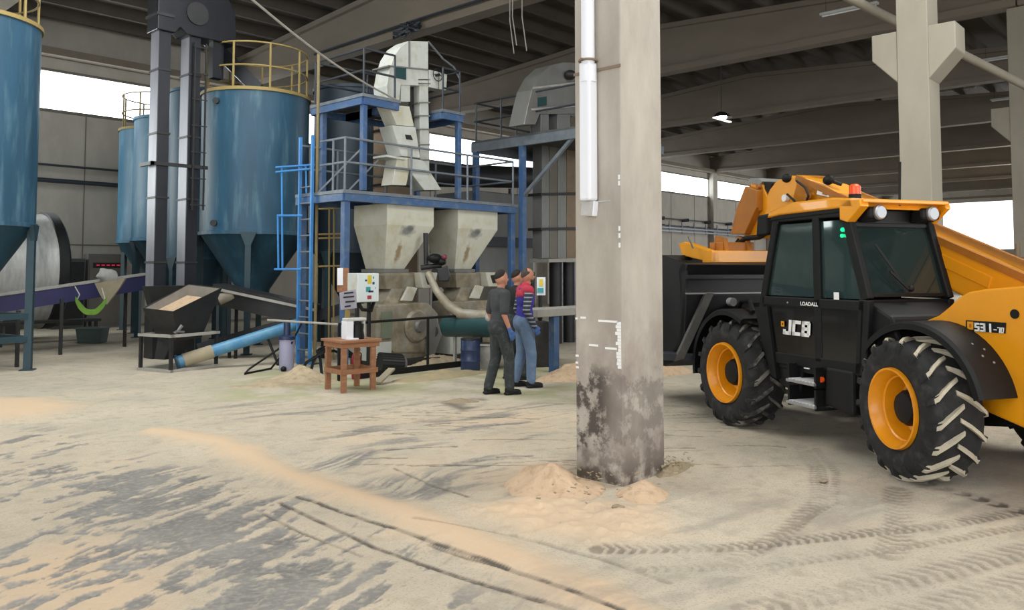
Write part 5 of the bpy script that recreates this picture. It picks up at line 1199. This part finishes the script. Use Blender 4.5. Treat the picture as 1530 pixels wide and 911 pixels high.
# glass
gl = M['glass']
lprism('side_window', [(.72,1.50),(.46,2.25),(-.07,2.25),(-.08,1.50)], cy1-.045, cy1-.035, gl)
lprism('side_window', [(-.17,1.50),(-.17,2.25),(-.49,2.25),(-.70,1.50)], cy1-.045, cy1-.035, gl)
lprism('far_window', [(.72,1.50),(.46,2.25),(-.49,2.25),(-.70,1.50)], cy0+.035, cy0+.045, gl)
tp('windscreen', MB().prism([V((.77,cy0+.06,1.35)),V((.48,cy0+.06,2.27)),V((.49,cy0+.06,2.27)),V((.78,cy0+.06,1.35))],(0,cy1-cy0-.12,0)), gl)
rz0, rz1 = 1.54, 2.2
rw = tp('rear_window', MB().prism([V((Pr(rz0)-.005,cy0+.07,rz0)),V((Pr(rz1)-.005,cy0+.07,rz1)),V((Pr(rz1)+.008,cy0+.07,rz1)),V((Pr(rz0)+.008,cy0+.07,rz0))],(0,cy1-cy0-.14,0)), M['glass_rear'])
mb = MB(); fr = lambda y, z: V((Pr(z)-.012, y, z))
for a, b in (((cy0+.06,rz0),(cy1-.06,rz0)),((cy1-.06,rz0),(cy1-.06,rz1)),((cy1-.06,rz1),(cy0+.06,rz1)),((cy0+.06,rz1),(cy0+.06,rz0))): mb.bar(fr(*a), fr(*b), .03, .03)
tp('window_seal', mb, M['black'], rw)
tp('wiper', MB().bar(LX(1352,427,-.80), LX(1308,365,-.72), .012, .02).bar(LX(1358,432,-.82), LX(1330,405,-.78), .02, .02).ball(LX(1361,431,-.81), .03), M['black'])
# roof
roof = [(.62,2.33),(.56,2.40),(.2,2.47),(-.4,2.47),(-.66,2.44),(-.7,2.34),(-.5,2.36),(.4,2.35)]
rf = lprism('roof', roof, cy0-.03, cy1+.03, M['jy'], bevel=.02, seg=3)
for yc in (cy1-.22, cy0+.17):
    pod = tp('lamp_pod', MB().prism([V((-.60,yc-.11,2.37)),V((-.74,yc-.11,2.36)),V((-.74,yc-.11,2.25)),V((-.56,yc-.11,2.22))],(0,.22,0)), M['black'], bevel=.03)
    lm = tp('work_lamp', MB().lathe([(0,-.775),(.05,-.772),(.068,-.76),(.07,-.73)],(0,yc,2.31),'x',20), M['steelbright'], pod)
    tp('lens', MB().lathe([(0,-.782),(.045,-.778),(.055,-.772)],(0,yc,2.31),'x',20), emis('lamp_lens','e9edf0',.8), lm)
tp('roof_visor', MB().prism([V((-.5,cy1+.03,2.44)),V((-.76,cy1+.03,2.43)),V((-.78,cy1+.03,2.36)),V((-.60,cy1+.03,2.22)),V((-.5,cy1+.03,2.25))],(0,-.10,0)), M['jy'], rf, bevel=.01)
tp('roof_visor', MB().prism([V((-.5,cy0+.03,2.44)),V((-.76,cy0+.03,2.43)),V((-.78,cy0+.03,2.36)),V((-.60,cy0+.03,2.22)),V((-.5,cy0+.03,2.25))],(0,-.06,0)), M['jy'], rf, bevel=.01)
tp('roof_visor', MB().prism([V((-.6,cy0,2.45)),V((-.78,cy0,2.43)),V((-.78,cy0,2.395)),V((-.6,cy0,2.38))],(0,cy1-cy0,0)), M['jy'], rf, bevel=.008)
tp('roof_trim', MB().prism([V((.60,cy1+.01,2.30)),V((.48,cy1+.01,2.37)),V((.1,cy1+.01,2.40)),V((-.48,cy1+.01,2.38)),V((-.48,cy1+.01,2.32))],(0,-.05,0)), M['black'], bevel=.01)
bq = LY(1270,300,.4); bq.z = 2.46
bc = tp('beacon', MB().cyl((-.30,.62,2.46),(-.30,.62,2.52),.06,n=18), M['black']); tp('beacon_lens', MB().lathe([(.055,2.52),(.055,2.60),(.035,2.62),(0,2.625)],(-.30,.62,0),n=18), M['orange'], bc)
aq = LX(1344,308,-.68); tp('antenna', MB().cyl((aq.x,aq.y,2.38),(aq.x-.02,aq.y,2.38+.42),.012,n=6), M['black'])
# interior
st = tp('seat', MB().box((-.45,.22,.95),(.05,.72,1.15)), M['black'], bevel=.05)
tp('seat_back', MB().box((-.5,.24,1.15),(-.36,.70,1.85)), M['black'], st, bevel=.05)
sw = MB(); Ms = Matrix.Rotation(math.radians(35),3,'Y')
sw.lathe([(.17,-.012),(.185,0),(.17,.012),(.155,0),(.17,-.012)],(0,0,0),'z',24); sw.bar((-.16,0,0),(.16,0,0),.02); sw.v = [Ms @ p+V((.32,.47,1.5)) for p in sw.v]
tp('steering_wheel', sw, M['black']); tp('dashboard', MB().box((.42,.1,.9),(.66,.85,1.38)), M['black'], bevel=.03)
q = LY(1260,400,.55); tp('interior_sticker', MB().box((-.36,.72,1.62),(-.22,.73,1.74)), ye)
mb = MB()
q = LY(1259,343,cy1-.03); q2 = LY(1258,352,cy1-.03); mb.ball(q,.02).ball(q2,.017); tp('warning_light', mb, emis('green_light','20ff90',2))
q = LY(1250,442,cy1); tp('door_sticker', MB().box((q.x-.035,cy1+.001,q.z-.035),(q.x+.035,cy1+.004,q.z+.035)), M['white'])
q = LY(1177,452,cy1); tp('handle', MB().ball((q.x,cy1,q.z),.012), M['galv'])
# ---- lettering
def text(name, s, size, x0, y, z0, m, par, shear=0, off=0, sx=1, pl='Y', th=.003):
    cu = bpy.data.curves.new('t', 'FONT'); cu.body = s; cu.size = size; cu.shear = shear; cu.offset = off; cu.extrude = 0; cu.fill_mode = 'FRONT' if False else 'BOTH'
    ob = bpy.data.objects.new('t', cu); COL.objects.link(ob); dg = bpy.context.evaluated_depsgraph_get(); me = ob.evaluated_get(dg).to_mesh()
    vs = [v.co.copy() for v in me.vertices]; fs = [tuple(p.vertices) for p in me.polygons]; ob.evaluated_get(dg).to_mesh_clear(); bpy.data.objects.remove(ob); bpy.data.curves.remove(cu)
    mb = MB(); mb.add([V((x0-v.x*sx, y, z0+v.y)) for v in vs], fs); return tp(name, mb, m, par)
SEG = {'J':'RBl','C':'LTB','B':'LTMBR','5':'TuMdB','3':'TRMB','1':'R','-':'M','7':'TR','0':'LTRB'}
def blocks(name, s, x0, y, z0, h, wid, st, m, par, shear=0, th=.003):
    n = len(s); cw = wid/n; g = cw*.12; mb = MB()
    def bx(i, u0, v0, u1, v1):
        mb.prism([V((x0-i*cw-u-shear*v, y, z0+v)) for u, v in ((u0,v0),(u1,v0),(u1,v1),(u0,v1))], (0,th,0))
    w = cw-g
    for i, c in enumerate(s):
        e = .0015
        for k in SEG[c]:
            if k == 'L': bx(i,0,0,st,h)
            if k == 'R': bx(i,w-st,0 if c != 'B' else st*.4,w,h if c != 'B' else h-st*.4)
            if k == 'T': bx(i,0,h-st*.85,w-(st*.3 if c == 'B' else 0),h)
            if k == 'B': bx(i,0,0,w-(st*.3 if c == 'B' else 0),st*.85)
            if k == 'M': bx(i,.1*w if c == '3' else 0,h/2-st*.4,w-(st*.6 if c == 'B' else 0),h/2+st*.4)
            if k == 'u': bx(i,0,h/2,st,h)
            if k == 'd': bx(i,w-st,0,w,h/2)
            if k == 'l': bx(i,0,0,st,h*.35)
    return tp(name, mb, m, par)
j = LY(1171,499,cy1); k_ = LY(1212,499,cy1)
blocks('brand_lettering', 'JCB', j.x+.005, cy1+.003, j.z+.0, .155, (j.x-k_.x)*1.02, .042, M['white'], dp, .10, .004)
q = LY(1170.5,484,cy1); tp('logo_mark', MB().box((q.x-.022,cy1+.005,q.z-.025),(q.x+.03,cy1+.007,q.z+.03)), M['jy'], dp); tp('logo_dot', MB().box((q.x-.006,cy1+.007,q.z-.008),(q.x+.011,cy1+.009,q.z+.012)), M['black'], dp)
q = LY(1197,454,cy1); text('model_lettering', 'LOADALL', .052, q.x, cy1+.012, q.z-.012, M['white'], dp, off=.0015, sx=1.15)
a_ = LY(1443,480,.62); b_ = LY(1503,498,.62)
dc = tp('model_plate', MB().prism([LY(x,y,.626) for x, y in ((1443,478),(1503,482),(1502,498),(1443,494))], (0,-.004,0)), M['black'], tl, label='black plate with white numbers')
def rtext(s, size, px, py, off, sx=1): q = LY(px,py,.63); return text('number_lettering', s, size, q.x, .6305, q.z, M['white'], dc, off=off, sx=sx)
q = LY(1456,494.5,.63); q2 = LY(1482,495,.63); blocks('number_lettering','531',q.x,.6275,q.z,.07,q.x-q2.x,.017,M['white'],dc,.0,.003); q = LY(1484,496.5,.63); q2 = LY(1500,497,.63); blocks('number_lettering','-70',q.x,.6275,q.z,.045,q.x-q2.x,.009,M['white'],dc,.15,.003)
tp('plate_logo', MB().prism([LY(x,y,.63) for x, y in ((1445,480),(1454,480.6),(1454,492.5),(1445,492))], (0,-.003,0)), M['jy'], dc)
tp('plate_logo_dot', MB().prism([LY(x,y,.632) for x, y in ((1448,483.5),(1451,483.7),(1451,489),(1448,488.8))], (0,-.003,0)), M['jdark'], dc)
# shiny strip machine at far right beyond the loader: stacked metal on a shelf
t = thing('scrap_stack', 'low dark stack of metal parts beyond the loader boom at the right picture edge', 'scrap', (0,0,0)); 
c = D(1524,384,15); t.location = (c.x,c.y,0); ROOTS[t] = (V((c.x,c.y,0)),0)
mk('pallet_rack', MB().box((c.x-.5,c.y-.3,0),(c.x+.5,c.y+.3,c.z-.12)), M['grey_rail'], t); mk('metal_parts', MB().box((c.x-.3,c.y-.2,c.z-.12),(c.x+.3,c.y+.2,c.z)).cyl((c.x-.2,c.y,c.z),(c.x-.2,c.y,c.z+.25),.05,n=8), M['tan'], t)

# ================================================================== PEOPLE
def person(label, pos, yaw, H, top, trous, shoe, hair, sleeves, stride=.16, arms=0, glove=None, vest=None, beard=False, bald=False, lean=0):
    t = thing('person', label, 'person', (pos[0],pos[1],.0), yaw); s = H/1.75
    def S(x,y,z): return V((x*s+lean*max(0,z-.9)*s, y*s, z*s))
    hips = [S(0,.09,.93), S(0,-.09,.93)]
    ank = [S(-stride,.11,.09), S(stride*.75,-.11,.09)]
    kn = [S(-stride*.35+.03,.105,.50), S(stride*.5+.03,-.105,.50)]
    sh = [S(-.01,.185,1.43), S(-.01,-.185,1.43)]
    el = [S(-.05+arms*.02,.245,1.15), S(-.06,-.245,1.15)]
    wr = [S(.05+arms*.1,.23,.92), S(.04+arms*.12,-.235,.92)]
    def limb(mb, pts, rs): mb.tube(pts, [r*s for r in rs], 12); [mb.ball(p, r*s*1.0, n=10, m=6) for p, r in zip(pts, rs)]
    # body
    mb = MB()
    mb.ball(S(0,0,1.30), .17*s, (.68,1.0,1.25)).ball(S(.0,0,1.08), .145*s, (.72,1.0,1.1)).ball(S(-.0,0,.95), .145*s, (.72,1.05,.9))
    limb(mb, [S(-.005,0,1.42),S(.012,0,1.50),S(.022,0,1.56)], [.065,.055,.055])
    for k in (0,1):
        limb(mb, [S(-.005,0,1.40), sh[k]], [.07,.062]); limb(mb, [sh[k], el[k], wr[k]], [.055,.042,.028]); limb(mb, [hips[k], kn[k], ank[k]], [.085,.058,.04]); mb.ball(ank[k]+V((.05*s,0,-.04*s)), .05*s, (2,.8,.6))
    mb.ball(S(.02,0,1.665), .1*s, (.98,.78,1.12), 20, 14).ball(S(.05,0,1.615), .068*s, (.95,.82,.9)).ball(S(.125,0,1.64), .02*s, (1.1,.7,1.2)).ball(S(.112,0,1.665),.014*s,(1,1,1.5)).ball(S(.10,0,1.60),.02*s,(.8,1.3,.6)).ball(S(.095,0,1.572),.024*s,(.9,1,.8))
    for y in (.078,-.078): mb.ball(S(.01,y,1.645), .03*s, (.6,.3,1))
    for y in (.033,-.033): mb.ball(S(.098,y,1.69), .022*s, (.6,1.1,.4))
    body = blob('body', mb, M['skin'], t, voxel=.011, it=4)
    for y in (.033,-.033): mk('eye', MB().ball(S(.108,y,1.668), .011*s, n=8, m=6), M['black'], t, world=False)
    mk('mouth', MB().ball(S(.117,0,1.597), .014*s, (.3,1.2,.25), 8, 6), mat('lips','8a4f44',.6), t, world=False)
    # hands (gloved or bare): palm, four unequal fingers, thumb on the side
    for k in (0,1):
        mb = MB(); w_ = wr[k]; dn = (w_-el[k]).normalized(); fw = V((1,0,0)); fw = (fw-dn*fw.dot(dn)).normalized()
        limb(mb, [w_-dn*.04*s, w_+dn*.02*s], [.034,.032])
        for j in range(4): mb.tube([w_+dn*.01*s+fw*(j-1.5)*.012*s, w_+dn*.085*s+fw*(j-1.5)*.019*s], [.018*s,.014*s], 8)
        side = V((0,-1 if k == 0 else 1,0))
        for j, ln in enumerate((.062,.074,.08,.07)):
            b0 = w_+dn*.085*s+fw*(j-1.5)*.02*s; m1_ = b0+dn*ln*.55*s+side*.01*s; m2_ = m1_+dn*ln*.4*s+side*.028*s
            mb.tube([b0,m1_,m2_], [.0105*s,.0095*s,.008*s], 8)
        b0 = w_+dn*.025*s+fw*.03*s; mb.tube([b0, b0+dn*.035*s+fw*.022*s, b0+dn*.07*s+fw*.025*s+side*.012*s], [.014*s,.012*s,.010*s], 8)
        blob('glove' if glove else 'hand', mb, glove or M['skin'], t, voxel=.006, it=2)
    # trousers
    mb = MB(); mb.ball(S(-.012,0,.96), .195*s, (.82,1.03,.85))
    for k in (0,1): limb(mb, [hips[k], kn[k], ank[k]+V((0,0,.02*s))], [.112,.082,.072]); 
    blob('trousers', mb, trous, t, voxel=.014, it=5)
    for k in (0,1):
        mb = MB(); a = ank[k]; mb.ball(V((a.x+.065*s,a.y,.045*s)), .05*s, (2.5,.95,.75), 16, 8).ball(V((a.x-.02*s,a.y,.07*s)), .055*s, (1,.85,1.1)); mb.cbox((a.x+.05*s,a.y,.018*s),(.25*s,.085*s,.03*s))
        blob('shoe', mb, shoe, t, voxel=.01, it=2)
    # top
    mb = MB(); mb.ball(S(0,0,1.31), .19*s, (.70,1.0,1.2)).ball(S(.0,0,1.08), .17*s, (.76,1.02,1.2)).ball(S(-.015,0,1.0), .178*s, (.76,1.04,.75)); limb(mb, [S(-.01,0,1.44), S(.0,0,1.475)], [.085,.07])
    for k in (0,1):
        limb(mb, [S(-.005,0,1.40), sh[k]], [.085,.078])
        if sleeves == 'short': limb(mb, [sh[k], sh[k].lerp(el[k],.85)], [.075,.068])
    if sleeves == 'long' and vest is None:
        for k in (0,1): limb(mb, [sh[k], el[k], wr[k]], [.072,.058,.045])
    blob('shirt' if vest is None else 'vest', mb, top, t, voxel=.013, it=5)
    if vest is not None:
        for k in (0,1):
            mb = MB(); limb(mb, [sh[k], el[k], wr[k]], [.07,.058,.045]); blob('sleeve', mb, vest['sleeve'], t, voxel=.012, it=3)
        mb = MB(); limb(mb, [S(-.02,0,1.45), S(.0,0,1.51)], [.085,.075]); 
        for k in (0,1): limb(mb, [S(-.012,0,1.415), sh[k]+V((0,0,.012*s))], [.098,.082])
        mb.ball(S(-.01,0,1.38), .182*s, (.75,1.0,.55))
        blob('yoke', mb, vest['yoke'], t, voxel=.012, it=3)
    # hair
    mb = MB()
    hc = S(.016,0,1.672); mb.ball(hc, .1035*s, (1.0,.80,1.13), 28, 20)
    for i, p in enumerate(mb.v):
        q = p-hc; line = (.035 if not bald else .02)*s; k_ = (q.z-line) - (q.x*1.0 if q.x > 0 else q.x*.55)*(1 if not bald else 1.2)
        if k_ < 0 or (bald and q.z > .06*s and q.x > -.02*s): mb.v[i] = hc+q*(.8 if (bald and q.z > .06*s and q.x > -.02*s) else max(.80, min(1, 1+k_*6))*(.95 if bald else .98))
    blob('hair', mb, hair, t, voxel=.01, it=2)
    if beard: mb = MB(); mb.ball(S(.07,0,1.585), .055*s, (.85,.95,.6)).ball(S(.045,0,1.61), .075*s, (.75,.84,.5)); blob('beard', mb, hair, t, voxel=.008, it=2)
    return t
hair = mat('dark_hair','1b1613',.8); hairg = mat('greying_hair','4a4440',.85,col2='2b2624',nscale=20)
def stripes(z0):
    m = bpy.data.materials.new('striped_knit'); m.use_nodes = True; nt = m.node_tree; N = nt.nodes; L = nt.links; p = N['Principled BSDF']; p.inputs['Roughness'].default_value = .9
    tc = N.new('ShaderNodeTexCoord'); wv = N.new('ShaderNodeTexWave'); wv.bands_direction = 'Z'; wv.inputs['Scale'].default_value = 5.2; wv.inputs['Distortion'].default_value = .3; L.new(tc.outputs['Object'], wv.inputs[0])
    r = N.new('ShaderNodeValToRGB'); r.color_ramp.interpolation = 'CONSTANT'; e = r.color_ramp.elements; e[0].color = (*lin('2f3448'),1); e[1].position = .5; e[1].color = (*lin('50545e'),1); x = e.new(.9); x.color = (*lin('a5a8ac'),1); L.new(wv.outputs[0], r.inputs[0]); L.new(r.outputs[0], p.inputs[0]); return m
camo = mat('dark_camouflage_cloth','33383a',.95,col2='232627',nscale=9,col3='50574f',n3=(14,.7))
jeans = mat('faded_denim','6b819e',.95,col2='50658a',nscale=7,col3='8b9db2',n3=(6,.4))
glb = mat('blue_glove','41639c',.5)
a = G(757,590); b = G(737,588); c = (a+b)/2
fy = HEAD-PI/2
person('standing man in charcoal T-shirt, dark patterned trousers and blue gloves, seen from behind', (c.x,c.y), fy+math.radians(28), 1.74, mat('charcoal_shirt','383a3c',.95,col2='45474a',nscale=6), camo, M['black'], hair, 'short', .13, 0, glb)
c = G(783,578)
person('standing man in red and violet vest over striped sleeves, faded jeans and blue gloves', (c.x,c.y), fy+math.radians(18), 1.77, mat('violet_vest','3a349a',.85,col2='302c84',nscale=5), jeans, M['black'], hairg, 'long', .1, .35, glb, {'sleeve': stripes(0), 'yoke': mat('red_yoke','b33348',.85)}, beard=True, bald=True, lean=.05)
c = D(771,560,13.1)
person('man in dark clothes almost hidden between the other two men', (c.x,c.y), fy+math.radians(25), 1.74, mat('black_shirt','1e1f22',.95), camo, M['black'], hair, 'long', .1, 0, None)
